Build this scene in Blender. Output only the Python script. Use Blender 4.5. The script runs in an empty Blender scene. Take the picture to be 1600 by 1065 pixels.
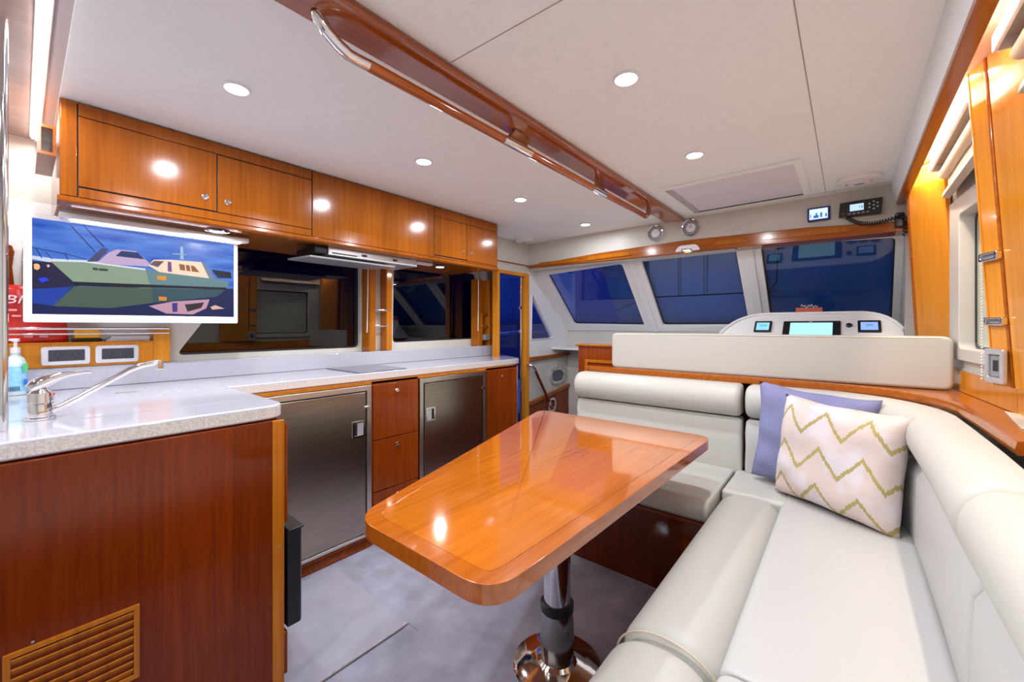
import bpy, bmesh, math, random
from mathutils import Vector as V
random.seed(7)
C = bpy.context.scene
COL = C.collection
# ---------------------------------------------------------------- camera
H = 1.22
cam = bpy.data.objects.new('camera', bpy.data.cameras.new('camera'))
COL.objects.link(cam); C.camera = cam
cam.location = (0, 0, H)
cam.rotation_euler = (math.pi/2, 0, math.atan(525/635))
cam.data.sensor_width = 36; cam.data.lens = 635/1600*36
cam.data.shift_y = -22.5/1600; cam.data.clip_start = 0.02
# ---------------------------------------------------------------- world: deep blue dusk sky
w = bpy.data.worlds.new('dusk'); C.world = w; w.use_nodes = True
nt = w.node_tree; bg = nt.nodes['Background']
tc = nt.nodes.new('ShaderNodeTexCoord'); sx = nt.nodes.new('ShaderNodeSeparateXYZ')
rp = nt.nodes.new('ShaderNodeValToRGB')
nt.links.new(tc.outputs['Generated'], sx.inputs[0]); nt.links.new(sx.outputs[2], rp.inputs[0])
nt.links.new(rp.outputs[0], bg.inputs[0])
rp.color_ramp.elements[0].position = 0.0; rp.color_ramp.elements[0].color = (0.0012, 0.004, 0.04, 1)
rp.color_ramp.elements[1].position = 0.6; rp.color_ramp.elements[1].color = (0.016, 0.06, 0.34, 1)
e = rp.color_ramp.elements.new(0.04); e.color = (0.002, 0.009, 0.085, 1)
e = rp.color_ramp.elements.new(0.25); e.color = (0.003, 0.014, 0.11, 1)
bg.inputs[1].default_value = 1.0
# ---------------------------------------------------------------- cabin lamps, plus added unseen fill (power in W)
def area(name, loc, sx_, sy_, power, color, rot=(0, 0, 0), shape='RECTANGLE', spread=math.pi):
    l = bpy.data.lights.new(name, 'AREA'); l.shape = shape; l.size = sx_
    if shape != 'DISK': l.size_y = sy_
    l.energy = power; l.color = color; l.spread = spread
    o = bpy.data.objects.new(name, l); COL.objects.link(o); o.location = loc; o.rotation_euler = rot
    return o
COOL = (0.90, 0.93, 1.0); WARM = (1.0, 0.87, 0.72)
DOWN = [(-1.54, .45), (-1.54, 1.21), (-1.545, 1.95), (-1.54, 2.74), (-.536, 1.21), (-.536, 1.946),
        (-.536, .45), (-1.0, -.3), (-.2, -.6), (-1.9, -.8)]  # last four are unseen, added out of frame as fill light
PW = 4.6
for x, y in DOWN: area('downlight_lamp', (x, y, 1.988), .055, 0, PW*(.4 if y > 2.5 else 1), COOL, shape='DISK')
area('led_strip_lamp', (-2.0, .037, 1.975), 1.1, .012, 3.2, (1, .93, .9))
area('cove_led_lamp', (.262, 2.33, 1.99), .02, 0.95, 4.5, WARM)
area('cove_led_lamp', (.262, .85, 1.99), .02, 1.6, 4.4, WARM)
for x, y in ((-2.13, .55), (-2.2, 1.87)): area('puck_lamp', (x, y, 1.632), .05, 0, 1.3, (1, .92, .82), shape='DISK')
area('puck_lamp', (-.88, 3.03, 1.752), .04, 0, .7, COOL, shape='DISK')
area('side_entry_lamp', (-2.45, 2.86, 1.93), .1, .1, 1.6, (1, .9, .75))
area('fluorescent_lamp', (-2.24, .38, 1.612), .02, .5, .45, (1, .95, .9))
vs = C.view_settings; vs.view_transform = 'Standard'; vs.look = 'None'; vs.gamma = 1; vs.use_curve_mapping = False
vs.exposure = 0.9
# ---------------------------------------------------------------- materials
def lin(c):
    return tuple(((v/255)/12.92 if v/255 <= .04045 else ((v/255+.055)/1.055)**2.4) for v in c) + (1,)
def mat(name, col, rough=.5, metal=0, coat=0, emit=None, es=1, spec=.5, lit=True):
    m = bpy.data.materials.new(name); m.use_nodes = True
    b = m.node_tree.nodes['Principled BSDF']
    b.inputs['Base Color'].default_value = col if len(col) == 4 else tuple(col)+(1,)
    b.inputs['Roughness'].default_value = rough; b.inputs['Metallic'].default_value = metal
    b.inputs['Coat Weight'].default_value = coat; b.inputs['Coat Roughness'].default_value = .04
    b.inputs['Specular IOR Level'].default_value = spec
    if emit:
        b.inputs['Emission Color'].default_value = emit; b.inputs['Emission Strength'].default_value = es
    return m
def noisy(m, scale, amt, bump=0, stretch=(1, 1, 1), detail=4):
    """multiply base colour by a slight noise and add bump"""
    n = m.node_tree; b = n.nodes['Principled BSDF']
    t = n.nodes.new('ShaderNodeTexCoord'); mp = n.nodes.new('ShaderNodeMapping'); mp.inputs['Scale'].default_value = stretch
    no = n.nodes.new('ShaderNodeTexNoise'); no.inputs['Scale'].default_value = scale; no.inputs['Detail'].default_value = detail
    n.links.new(t.outputs['Object'], mp.inputs[0]); n.links.new(mp.outputs[0], no.inputs[0])
    c = b.inputs['Base Color'].default_value[:]
    r = n.nodes.new('ShaderNodeValToRGB'); r.color_ramp.elements[0].position = .3; r.color_ramp.elements[1].position = .7
    r.color_ramp.elements[0].color = tuple(v*(1-amt) for v in c[:3])+(1,); r.color_ramp.elements[1].color = tuple(min(1, v*(1+amt)) for v in c[:3])+(1,)
    n.links.new(no.outputs[0], r.inputs[0]); n.links.new(r.outputs[0], b.inputs['Base Color'])
    if bump:
        bp = n.nodes.new('ShaderNodeBump'); bp.inputs['Strength'].default_value = bump; bp.inputs['Distance'].default_value = .002
        n.links.new(no.outputs[0], bp.inputs['Height']); n.links.new(bp.outputs[0], b.inputs['Normal'])
    return m
def wood(name, c1, c2, axis=2, rough=.15, coat=.12, board=.16, bax=1, spec=.28):
    """gloss-varnished veneer: grain streaks along `axis`, faint board bands across `bax`"""
    m = mat(name, c1, rough, coat=coat, spec=spec); n = m.node_tree; b = n.nodes['Principled BSDF']
    L = n.links.new
    t = n.nodes.new('ShaderNodeTexCoord'); mp = n.nodes.new('ShaderNodeMapping')
    s = [26, 26, 26]; s[axis] = 1.1; mp.inputs['Scale'].default_value = s
    no = n.nodes.new('ShaderNodeTexNoise'); no.inputs['Scale'].default_value = 2.2; no.inputs['Detail'].default_value = 6; no.inputs['Roughness'].default_value = .65
    no.inputs['Distortion'].default_value = .6
    L(t.outputs['Object'], mp.inputs[0]); L(mp.outputs[0], no.inputs[0])
    r = n.nodes.new('ShaderNodeValToRGB'); r.color_ramp.elements[0].position = .28; r.color_ramp.elements[1].position = .72
    r.color_ramp.elements[0].color = c2; r.color_ramp.elements[1].color = c1; L(no.outputs[0], r.inputs[0])
    # board bands
    sp = n.nodes.new('ShaderNodeSeparateXYZ'); L(t.outputs['Object'], sp.inputs[0])
    d = n.nodes.new('ShaderNodeMath'); d.operation = 'DIVIDE'; d.inputs[1].default_value = board; L(sp.outputs[bax], d.inputs[0])
    f = n.nodes.new('ShaderNodeMath'); f.operation = 'FLOOR'; L(d.outputs[0], f.inputs[0])
    wn = n.nodes.new('ShaderNodeTexWhiteNoise'); wn.noise_dimensions = '1D'; L(f.outputs[0], wn.inputs['W'])
    mr = n.nodes.new('ShaderNodeMapRange'); mr.inputs[3].default_value = .82; mr.inputs[4].default_value = 1.12; L(wn.outputs[0], mr.inputs[0])
    mx = n.nodes.new('ShaderNodeVectorMath'); mx.operation = 'SCALE'; L(r.outputs[0], mx.inputs[0]); L(mr.outputs[0], mx.inputs['Scale'])
    L(mx.outputs[0], b.inputs['Base Color'])
    return m
def glass(name, tint, ior=1.5, rough=0.0):
    m = bpy.data.materials.new(name); m.use_nodes = True; n = m.node_tree
    for x in list(n.nodes):
        if x.type == 'BSDF_PRINCIPLED': n.nodes.remove(x)
    out = n.nodes['Material Output']
    tr = n.nodes.new('ShaderNodeBsdfTransparent'); tr.inputs[0].default_value = tint+(1,)
    gl = n.nodes.new('ShaderNodeBsdfGlossy'); gl.inputs['Roughness'].default_value = rough
    fr = n.nodes.new('ShaderNodeFresnel'); fr.inputs[0].default_value = ior
    mx = n.nodes.new('ShaderNodeMixShader')
    ge = n.nodes.new('ShaderNodeNewGeometry'); om = n.nodes.new('ShaderNodeMath'); om.operation = 'SUBTRACT'; om.inputs[0].default_value = 1
    mu = n.nodes.new('ShaderNodeMath'); mu.operation = 'MULTIPLY'
    n.links.new(ge.outputs['Backfacing'], om.inputs[1]); n.links.new(om.outputs[0], mu.inputs[0]); n.links.new(fr.outputs[0], mu.inputs[1])
    n.links.new(mu.outputs[0], mx.inputs[0]); n.links.new(tr.outputs[0], mx.inputs[1]); n.links.new(gl.outputs[0], mx.inputs[2])
    n.links.new(mx.outputs[0], out.inputs[0])
    return m
def emis(name, rgb, s=1):
    m = bpy.data.materials.new(name); m.use_nodes = True
    b = m.node_tree.nodes['Principled BSDF']; b.inputs['Base Color'].default_value = (.01, .01, .01, 1)
    b.inputs['Emission Color'].default_value = lin(rgb); b.inputs['Emission Strength'].default_value = s
    b.inputs['Roughness'].default_value = .3; b.inputs['Specular IOR Level'].default_value = .12
    return m
K = 2**-0.9        # screens: so that an sRGB colour displays as itself at the exposure
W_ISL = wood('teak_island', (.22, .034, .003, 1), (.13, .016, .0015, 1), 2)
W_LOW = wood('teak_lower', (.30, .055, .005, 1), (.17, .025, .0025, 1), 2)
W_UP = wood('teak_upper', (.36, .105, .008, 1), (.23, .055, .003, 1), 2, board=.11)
W_POST = wood('teak_post', (.80, .33, .028, 1), (.66, .22, .014, 1), 2, board=.3)
W_MID = wood('teak_mid', (.56, .19, .014, 1), (.40, .11, .007, 1), 2, board=.3)
W_TRIM = wood('teak_trim', (.46, .13, .012, 1), (.28, .06, .005, 1), 1, board=2)
W_TRIMX = wood('teak_trim_athwart', (.50, .15, .014, 1), (.28, .06, .005, 1), 0, board=2)
W_BEAM = wood('teak_beam', (.42, .10, .010, 1), (.24, .045, .004, 1), 1, board=3, rough=.12, coat=.6, spec=.5)
W_TAB = wood('teak_table', (.54, .16, .012, 1), (.40, .095, .007, 1), 1, board=.24, bax=0, rough=.1, coat=.8, spec=.5)
W_TABE = wood('teak_table_edge', (.50, .135, .010, 1), (.35, .075, .005, 1), 1, board=3, rough=.12, coat=.8, spec=.5)
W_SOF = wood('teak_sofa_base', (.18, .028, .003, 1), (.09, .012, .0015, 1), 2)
CEIL = noisy(mat('headliner', (.86, .915, .93), .75), 30, .015)
CEILG = noisy(mat('headliner_seam', (.38, .34, .32), .8), 30, .02)
WALL = noisy(mat('cream_liner', (.60, .585, .535), .4), 20, .015)
WHITE = noisy(mat('white_gelcoat', (.82, .82, .82), .3), 12, .01)
LEA = noisy(mat('cream_leather', (.52, .51, .465), .42, spec=.4), 260, .02, bump=.12)
LEA2 = noisy(mat('cream_leather_panel', (.49, .48, .46), .45, spec=.4), 260, .02, bump=.12)
PIPE = mat('leather_piping', (.62, .54, .40), .5)
CARP = noisy(mat('carpet', (.29, .28, .35), .95, spec=.1), 9, .2, bump=.3, detail=15)
CARP2 = noisy(mat('carpet_mat', (.32, .31, .375), .95, spec=.1), 7, .10, bump=0, detail=8)
STONE = noisy(mat('speckled_stone', (.46, .465, .54), .13, coat=.4), 220, .10, detail=2)
STONEB = noisy(mat('speckled_stone_edge', (.60, .57, .54), .3), 190, .22, detail=3)
CHR = mat('chrome', (.82, .82, .84), .07, 1)
STL = noisy(mat('brushed_steel', (.42, .36, .29), .24, 1), 6, .10, stretch=(1, 1, 30))
STLF = noisy(mat('steel_frame', (.72, .68, .60), .28, 1), 6, .05, stretch=(1, 1, 30))
BLK = noisy(mat('black_plastic', (.012, .012, .015), .35), 40, .2)
DRK = noisy(mat('dark_gap', (.01, .006, .004), .7), 20, .2)
GRY = noisy(mat('grey_plastic', (.25, .25, .27), .4), 40, .05)
SLV = noisy(mat('silver_plastic', (.6, .6, .62), .3, .6), 40, .05)
WPL = noisy(mat('white_plastic', (.8, .8, .84), .35), 40, .01)
RED = noisy(mat('red_bag', (.62, .02, .015), .3), 9, .3, bump=.6)
YEL = noisy(mat('yellow_plastic', (.9, .42, .01), .35), 20, .05)
LILAC = noisy(mat('lilac_fabric', (.23, .24, .42), .9, spec=.2), 180, .10, bump=.5)
PAPER = noisy(mat('white_paper', (.8, .8, .85), .6), 20, .03)
BLIND = noisy(mat('cream_blind', (.62, .54, .44), .7), 60, .05)
GL_DARK = glass('tinted_glass', (.10, .11, .16), 1.75)
GL_WS = glass('windscreen_glass', (.8, .85, .95), 1.85)
GL_DOOR = glass('door_glass', (.85, .88, .95), 1.3)
LAMP = emis('lamp_lens', (235, 240, 255), 9)
LAMPW = emis('led_lens', (255, 235, 225), 7)
# ---------------------------------------------------------------- mesh helpers
def origin_of(p):
    o = V((0, 0, 0))
    while p is not None: o = o + p.location; p = p.parent
    return o
def obj(name, verts, faces, m, parent=None, smooth=False, mats=None, fm=None):
    me = bpy.data.meshes.new(name)
    if parent is None:
        xs = [v[0] for v in verts]; ys = [v[1] for v in verts]; zs = [v[2] for v in verts]
        off = V(((min(xs)+max(xs))/2, (min(ys)+max(ys))/2, min(zs)))
    else: off = origin_of(parent)
    me.from_pydata([tuple(V(v)-off) for v in verts], [], faces)
    for k in (mats or [m]): me.materials.append(k)
    if fm: me.polygons.foreach_set('material_index', fm)
    bm = bmesh.new(); bm.from_mesh(me); bmesh.ops.recalc_face_normals(bm, faces=bm.faces); bm.to_mesh(me); bm.free()
    if smooth: me.shade_smooth()
    o = bpy.data.objects.new(name, me); COL.objects.link(o)
    if parent is None: o.location = off
    else: o.parent = parent
    return o
def smooth_by_angle(o, ang=.6):
    bm = bmesh.new(); bm.from_mesh(o.data)
    for f in bm.faces: f.smooth = True
    for ed in bm.edges:
        if len(ed.link_faces) == 2 and ed.calc_face_angle(0) > ang: ed.smooth = False
    bm.to_mesh(o.data); bm.free()
def bevel(o, w_, seg=2, ang=.5, smooth=True):
    bm = bmesh.new(); bm.from_mesh(o.data)
    es = [e_ for e_ in bm.edges if len(e_.link_faces) == 2 and e_.calc_face_angle(0) > ang]
    if es: bmesh.ops.bevel(bm, geom=es, offset=w_, segments=seg, profile=.5, affect='EDGES', clamp_overlap=True)
    bm.to_mesh(o.data); bm.free()
    if smooth:
        smooth_by_angle(o, .8)
        wn_ = o.modifiers.new('weighted', 'WEIGHTED_NORMAL'); wn_.keep_sharp = True; wn_.weight = 80
    return o
class PL:
    """a plane: origin o, axes u, v; normal n = outwards"""
    def __init__(s, o, u, v, n=None):
        s.o = V(o); s.u = V(u).normalized(); s.v = V(v).normalized()
        s.n = V(n).normalized() if n else s.u.cross(s.v)
    def __call__(s, a, b, d=0): return tuple(s.o + s.u*a + s.v*b + s.n*d)
XP = lambda x: PL((x, 0, 0), (0, 1, 0), (0, 0, 1), (1, 0, 0))      # coords (y,z), normal +x
YP = lambda y: PL((0, y, 0), (1, 0, 0), (0, 0, 1), (0, -1, 0))     # coords (x,z), normal -y
ZP = lambda z: PL((0, 0, z), (1, 0, 0), (0, 1, 0), (0, 0, 1))      # coords (x,y), normal +z
def prism(name, poly, pl, d0, d1, m, parent=None, bev=0, seg=2, mats=None, capmat=None):
    n = len(poly)
    v = [pl(a, b, d0) for a, b in poly]+[pl(a, b, d1) for a, b in poly]
    f = [list(range(n)), list(range(n, 2*n))]+[[i, (i+1) % n, n+(i+1) % n, n+i] for i in range(n)]
    o = obj(name, v, f, m, parent, mats=mats, fm=([capmat[0], capmat[1]]+[capmat[2]]*n) if capmat else None)
    if bev: bevel(o, bev, seg)
    return o
def box(name, x0, x1, y0, y1, z0, z1, m, parent=None, bev=0, seg=2):
    return prism(name, [(x0, y0), (x1, y0), (x1, y1), (x0, y1)], ZP(0), z0, z1, m, parent, bev, seg)
def ring(name, outer, inner, pl, d0, d1, m, parent=None, bev=0):
    n = len(outer)
    v = [pl(a, b, d) for d in (d0, d1) for L in (outer, inner) for a, b in L]
    f = []
    for i in range(n):
        j = (i+1) % n
        f += [[i, j, n+j, n+i], [2*n+i, 2*n+j, 3*n+j, 3*n+i], [i, j, 2*n+j, 2*n+i], [n+i, n+j, 3*n+j, 3*n+i]]
    o = obj(name, v, f, m, parent)
    if bev: bevel(o, bev, 2, .8)
    return o
def rrect(a0, a1, b0, b1, r, k=4):
    P = []
    for cx, cy, s in ((a1-r, b1-r, 0), (a0+r, b1-r, 1), (a0+r, b0+r, 2), (a1-r, b0+r, 3)):
        for i in range(k+1):
            t = math.pi/2*(s+i/k); P.append((cx+r*math.cos(t), cy+r*math.sin(t)))
    return P
def rpoly(pts, r, k=4):
    """round the corners of a polygon"""
    P = []; n = len(pts)
    for i in range(n):
        p = V(pts[i]).to_2d() if len(pts[i]) > 2 else V(pts[i]); a = V(pts[i-1]); b = V(pts[(i+1) % n])
        rr = min(r, (a-p).length*.45, (b-p).length*.45)
        p0 = p+(a-p).normalized()*rr; p1 = p+(b-p).normalized()*rr
        for j in range(k+1):
            t = j/k; q = p0*(1-t)**2+p*2*t*(1-t)+p1*t*t; P.append((q.x, q.y))
    return P
def outer_for(inner, a0, a1, b0, b1):
    """project each inner point outwards on the rectangle so that the counts match"""
    ca = sum(p[0] for p in inner)/len(inner); cb = sum(p[1] for p in inner)/len(inner); R = []
    for a, b in inner:
        da, db = a-ca, b-cb; t = 1e9
        if da > 1e-9: t = min(t, (a1-ca)/da)
        if da < -1e-9: t = min(t, (a0-ca)/da)
        if db > 1e-9: t = min(t, (b1-cb)/db)
        if db < -1e-9: t = min(t, (b0-cb)/db)
        R.append([ca+da*t, cb+db*t])
    for cx, cy in ((a0, b0), (a1, b0), (a1, b1), (a0, b1)):          # snap the nearest point to each corner
        i = min(range(len(R)), key=lambda k: (R[k][0]-cx)**2+(R[k][1]-cy)**2); R[i] = [cx, cy]
    return [tuple(p) for p in R]
def tube(name, pts, r, m, parent=None, seg=10, ry=None):
    pts = [V(p) for p in pts]; n = len(pts); rs = r if isinstance(r, (list, tuple)) else [r]*n
    v = []; f = []; up = None
    for i, p in enumerate(pts):
        t = (pts[min(i+1, n-1)]-pts[max(i-1, 0)]).normalized()
        if up is None:
            up = V((0, 0, 1)) if abs(t.z) < .9 else V((1, 0, 0))
        a = (up-t*up.dot(t)).normalized(); b = t.cross(a); up = a
        for k in range(seg):
            q = 2*math.pi*k/seg; v.append(tuple(p+a*math.cos(q)*(ry or rs[i])+b*math.sin(q)*rs[i]))
    for i in range(n-1):
        for k in range(seg):
            k2 = (k+1) % seg; f.append([i*seg+k, i*seg+k2, (i+1)*seg+k2, (i+1)*seg+k])
    f += [list(range(seg)), list(range((n-1)*seg, n*seg))]
    o = obj(name, v, f, m, parent); smooth_by_angle(o, .9); return o
def lathe(name, prof, o_, ax, m, parent=None, seg=24):
    """prof: (radius, height along ax)"""
    ax = V(ax).normalized(); a = ax.orthogonal().normalized(); b = ax.cross(a); o_ = V(o_); v = []; f = []
    for r, h in prof:
        for k in range(seg):
            q = 2*math.pi*k/seg; v.append(tuple(o_+ax*h+a*r*math.cos(q)+b*r*math.sin(q)))
    for i in range(len(prof)-1):
        for k in range(seg):
            k2 = (k+1) % seg; f.append([i*seg+k, i*seg+k2, (i+1)*seg+k2, (i+1)*seg+k])
    f += [list(range(seg)), list(range((len(prof)-1)*seg, len(prof)*seg))]
    o = obj(name, v, f, m, parent); smooth_by_angle(o, .5); return o
def sweep(name, path, prof, m, parent=None, endround=0.0, ne=4):
    """profile (offset to the left of the path, z) swept along an xy path; ends softly rounded"""
    P = [V(p) for p in path]; n = len(P)
    st = []
    for i in range(n):
        t = (P[min(i+1, n-1)]-P[max(i-1, 0)]).normalized(); st.append((P[i], t, 1.0))
    if endround:
        ca = [p for p in prof]; 
        def cap(p, t, s):
            L = []
            for j in range(ne+1):
                q = math.pi/2*j/ne; L.append((p-t*s*endround*(1-math.sin(q)), t, 1-(1-math.cos(math.pi/2-q))*.42*min(1, endround/.03)))
            return L
        def sc(j): return 0
        a = []; p, t, _ = st[0]
        for j in range(ne+1):
            q = math.pi/2*j/ne; a.append((p+t*endround*(1-math.cos(q))-t*0, t, -endround*(1-math.sin(q))))
        b = []; p, t, _ = st[-1]
        for j in range(ne+1):
            q = math.pi/2*(1-j/ne); b.append((p-t*endround*(1-math.cos(q)), t, -endround*(1-math.sin(q))))
        st = a+[(s[0], s[1], 0) for s in st[1:-1]]+b
    else: st = [(s[0], s[1], 0) for s in st]
    co = sum(p[0] for p in prof)/len(prof); cz = sum(p[1] for p in prof)/len(prof)
    k = len(prof); v = []; f = []
    for p, t, ins in st:
        nrm = V((-t.y, t.x))
        for o_, z in prof:
            d = V((o_-co, z-cz)); L = d.length; s = (L+ins)/L if L > 1e-6 else 1
            q = p+nrm*(co+d.x*s); v.append((q.x, q.y, cz+d.y*s))
    for i in range(len(st)-1):
        for j in range(k):
            j2 = (j+1) % k; f.append([i*k+j, i*k+j2, (i+1)*k+j2, (i+1)*k+j])
    f += [list(range(k)), list(range((len(st)-1)*k, len(st)*k))]
    o = obj(name, v, f, m, parent); smooth_by_angle(o, .7); return o
def bez(p0, p1, p2, n=8): 
    p0, p1, p2 = V(p0), V(p1), V(p2)
    return [tuple(p0*(1-t)**2+p1*2*t*(1-t)+p2*t*t) for t in [i/n for i in range(n+1)]]
_tc = {}
def text(name, s, pl, a, b, size, m, parent, depth=.0004, shear=0, sx_=1):
    cu = bpy.data.curves.new('t', 'FONT'); cu.body = s; cu.size = size; cu.align_x = 'CENTER'; cu.align_y = 'CENTER'; cu.shear = shear
    cu.resolution_u = 2
    to = bpy.data.objects.new('t', cu); COL.objects.link(to)
    dg = bpy.context.evaluated_depsgraph_get(); me = bpy.data.meshes.new_from_object(to.evaluated_get(dg))
    v = [pl(a+p.co.x*sx_, b+p.co.y, depth) for p in me.vertices]; f = [list(p.vertices) for p in me.polygons]
    bpy.data.objects.remove(to); bpy.data.meshes.remove(me); bpy.data.curves.remove(cu)
    return obj(name, v, f, m, parent)
def E(name, label, cat, loc, group=None):
    o = bpy.data.objects.new(name, None); COL.objects.link(o); o.location = loc; o.empty_display_size = .05
    o['label'] = label; o['category'] = cat
    if group: o['group'] = group
    return o
def tag(o, label, cat, group=None):
    o['label'] = label; o['category'] = cat
    if group: o['group'] = group
    return o
def S(o): o['kind'] = 'structure'; return o
def dup(root, delta, label=None):
    r = root.copy(); COL.objects.link(r); r.location = root.location+V(delta)
    if label: r['label'] = label
    for ch in list(root.children):
        c = ch.copy(); COL.objects.link(c); c.parent = r
        for g in list(ch.children):
            d = g.copy(); COL.objects.link(d); d.parent = c
    return r
# ================================================================ SETTING
S(box('floor', -2.66, .60, -1.6, 3.9, -.06, 0, CARP))
mat_ = S(box('trim_1', -2.0, -1.395, .05, 1.015, .0, .009, CARP2, bev=.004)); 
S(tube('trim_2', [(-1.393, .2, .006), (-1.391, .98, .006), (-1.395, 1.01, .004)], .006, noisy(mat('binding', (.36, .33, .35), .8), 60, .1)))
S(box('trim_3', -1.96, -1.33, 1.0155, 1.0195, 0, .001, mat('carpet_joint', (.22, .20, .21), .9)))
# ceiling with its panel seams (recessed joints)
cl = S(prism('ceiling', [(-2.66, .084), (.19, .084), (.19, 3.12), (-2.66, 3.12)], ZP(2.0), 0, .04, CEIL))
for n_, (a, b) in enumerate((((-.905, .81), (-.10, .84)), ((-.10, .84), (-.10, 2.98)), ((-.25, 2.98), (.18, 2.98)), ((-.10, .84), (-.10, .2)))):
    a, b = V(a), V(b); t = (b-a).normalized(); q = V((-t.y, t.x))*.0016
    pts = [a+q, b+q, b-q, a-q]
    prism('panel_joint', [tuple(p) for p in pts], ZP(1.9992), 0, .0012, CEILG, cl)
S(box('ceiling_aft', -2.66, .9, -1.6, .035, 2.0, 2.04, noisy(mat('satin_wood_overhead', (.46, .34, .31), .22, coat=.5), 3, .1, stretch=(6, 1, 1))))
S(box('trim_4', -2.62, .19, .035, .084, 2.004, 2.04, noisy(mat('ribbed_channel', (.42, .40, .42), .4), 8, .1, stretch=(60, 1, 1))))
ls = E('led_strip', 'bright white LED strip across the ceiling step at the left edge', 'light', (-1.9, .037, 1.985))
box('lens', -2.58, -1.1, .028, .046, 1.990, 1.998, LAMPW, ls, .002)
box('channel', -2.59, -1.09, .022, .052, 1.998, 2.0, SLV, ls)
# left wall (window wall) around two windows
LW = XP(-2.62)
S(box('wall_left', -2.68, -2.62, -1.6, 2.95, 0, 1.03, WALL))
S(box('wall_left_upper', -2.68, -2.62, -1.6, 2.95, 1.74, 2.0, WALL))
S(box('wall_left_aft', -2.68, -2.62, -1.6, .46, 1.03, 1.74, WHITE))
S(box('wall_left_mid', -2.68, -2.62, 1.56, 1.72, 1.03, 1.74, WALL))
S(box('wall_left_fore', -2.68, -2.62, 2.69, 2.95, 1.03, 1.74, WALL))
def window(name, inner, rect, pl, gm, frame=WALL, proud=.012, deep=-.05, gd=-.035, dark=True):
    wn = S(prism(name, inner, pl, gd-.006, gd, gm))
    fr = ring('window_frame', outer_for(inner, *rect), inner, pl, deep, proud, frame, wn, bev=.004)
    ca = sum(p[0] for p in inner)/len(inner); cb = sum(p[1] for p in inner)/len(inner)
    if dark:
        inn = [(ca+(a-ca)*.975, cb+(b-cb)*.965) for a, b in inner]
        ring('gasket', inner, inn, pl, gd, gd+.004, BLK, wn)
    return wn
window('window_1', rpoly([(.50, 1.075), (1.51, 1.075), (1.51, 1.70), (.72, 1.70), (.62, 1.26)], .035), (.46, 1.56, 1.03, 1.74), LW, GL_DARK)
window('window_2', rpoly([(1.765, 1.10), (2.655, 1.11), (2.665, 1.70), (1.775, 1.72)], .035), (1.72, 2.69, 1.03, 1.74), LW, GL_DARK)
# side door bay, forward of the galley
SW = XP(-2.33)
S(box('wall_left_header', -2.62, -2.33, 2.60, 3.45, 1.79, 2.0, WALL))
S(box('wall_left_lintel', -2.37, -2.335, 2.60, 3.3, 1.70, 1.79, WALL))
S(box('trim_5', -2.345, -2.322, 2.60, 3.12, 1.787, 1.795, W_TRIM))
S(prism('wall_left_return', [(-2.62, 2.93), (-2.36, 2.66), (-2.34, 2.66), (-2.60, 2.96)], ZP(0), 0, 1.72, W_POST))
dr = S(ring('door_1', [(2.61, .02), (3.06, .02), (3.06, 1.715), (2.61, 1.715)], [(2.64, .03), (3.0, .03), (3.0, 1.685), (2.64, 1.685)], SW, -.05, .012, W_POST, bev=.003))
leaf = box('door_leaf', -2.50, -2.345, 2.975, 2.985, .03, 1.68, GL_DOOR, dr)
tube('door_edge', [(-2.345, 2.965, .03), (-2.345, 2.965, 1.68)], .009, CHR, leaf, 8)
for z in (1.38, 1.16): box('hinge', -2.35, -2.33, 2.93, 2.965, z, z+.03, CHR, dr, .003)
S(prism('door_1_pane', [(2.64, .03), (2.965, .03), (2.965, 1.685), (2.64, 1.685)], SW, -.04, -.035, GL_DOOR))
# panel with triangular window
tri = rpoly([(3.105, 1.10), (3.47, 1.105), (3.12, 1.53)], .02)
tri = tri if True else tri
SWp = SW
S(ring('wall_left_panel', outer_for(tri, 3.06, 3.92, .93, 1.80), tri, SWp, -.04, 0, WHITE, bev=.006))
window_tri = S(prism('window_3', tri, SWp, -.026, -.022, GL_WS))
ring('window_frame', [(a+(a-3.23)*.07, b+(b-1.24)*.06) for a, b in tri], tri, SWp, 0, .008, WHITE, window_tri, bev=.003)
S(prism('trim_6', [(3.06, .895), (3.92, .92), (3.92, .95), (3.06, .93)], SWp, 0, .03, W_TRIM, bev=.004))
S(box('wall_left_lower', -2.37, -2.33, 3.06, 3.92, 0, .93, WALL))
S(prism('trim_7', [(3.06, .475), (3.92, .60), (3.92, .63), (3.06, .51)], SWp, 0, .03, W_TRIM, bev=.004))
S(prism('trim_8', [(3.06, .0), (3.92, .0), (3.92, .60), (3.06, .475)], SWp, 0, .012, W_LOW))
# front header and trim board
S(box('wall_front_header', -2.40, .30, 3.06, 3.16, 1.78, 2.0, WALL))
tb = S(prism('trim_9', [(-2.31, 1.765), (.27, 1.735), (.27, 1.785), (-.2, 1.82), (-.9, 1.838), (-1.6, 1.825), (-2.31, 1.79)], YP(3.06), -.12, .03, W_TRIMX, bev=.004))
for x0, x1 in ((-2.2, -1.75), (-1.7, -1.3), (-.72, -.5), (-.42, .02)):
    zc = lambda x: 1.777+(.036 if -1.6 < x < -.2 else .024)*.5+(-.012*(x+2.3)/2.6)
    prism('inset_panel', rpoly([(x0, zc(x0)-.014), (x1, zc(x1)-.014), (x1-.03, zc(x1)+.016), (x0+.03, zc(x0)+.016)], .008), YP(3.03), .0002, .008, W_MID, tb, bev=.002)
S(box('trim_10', -2.33, .27, 3.06, 3.2, 1.745, 1.765, WALL))
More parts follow.
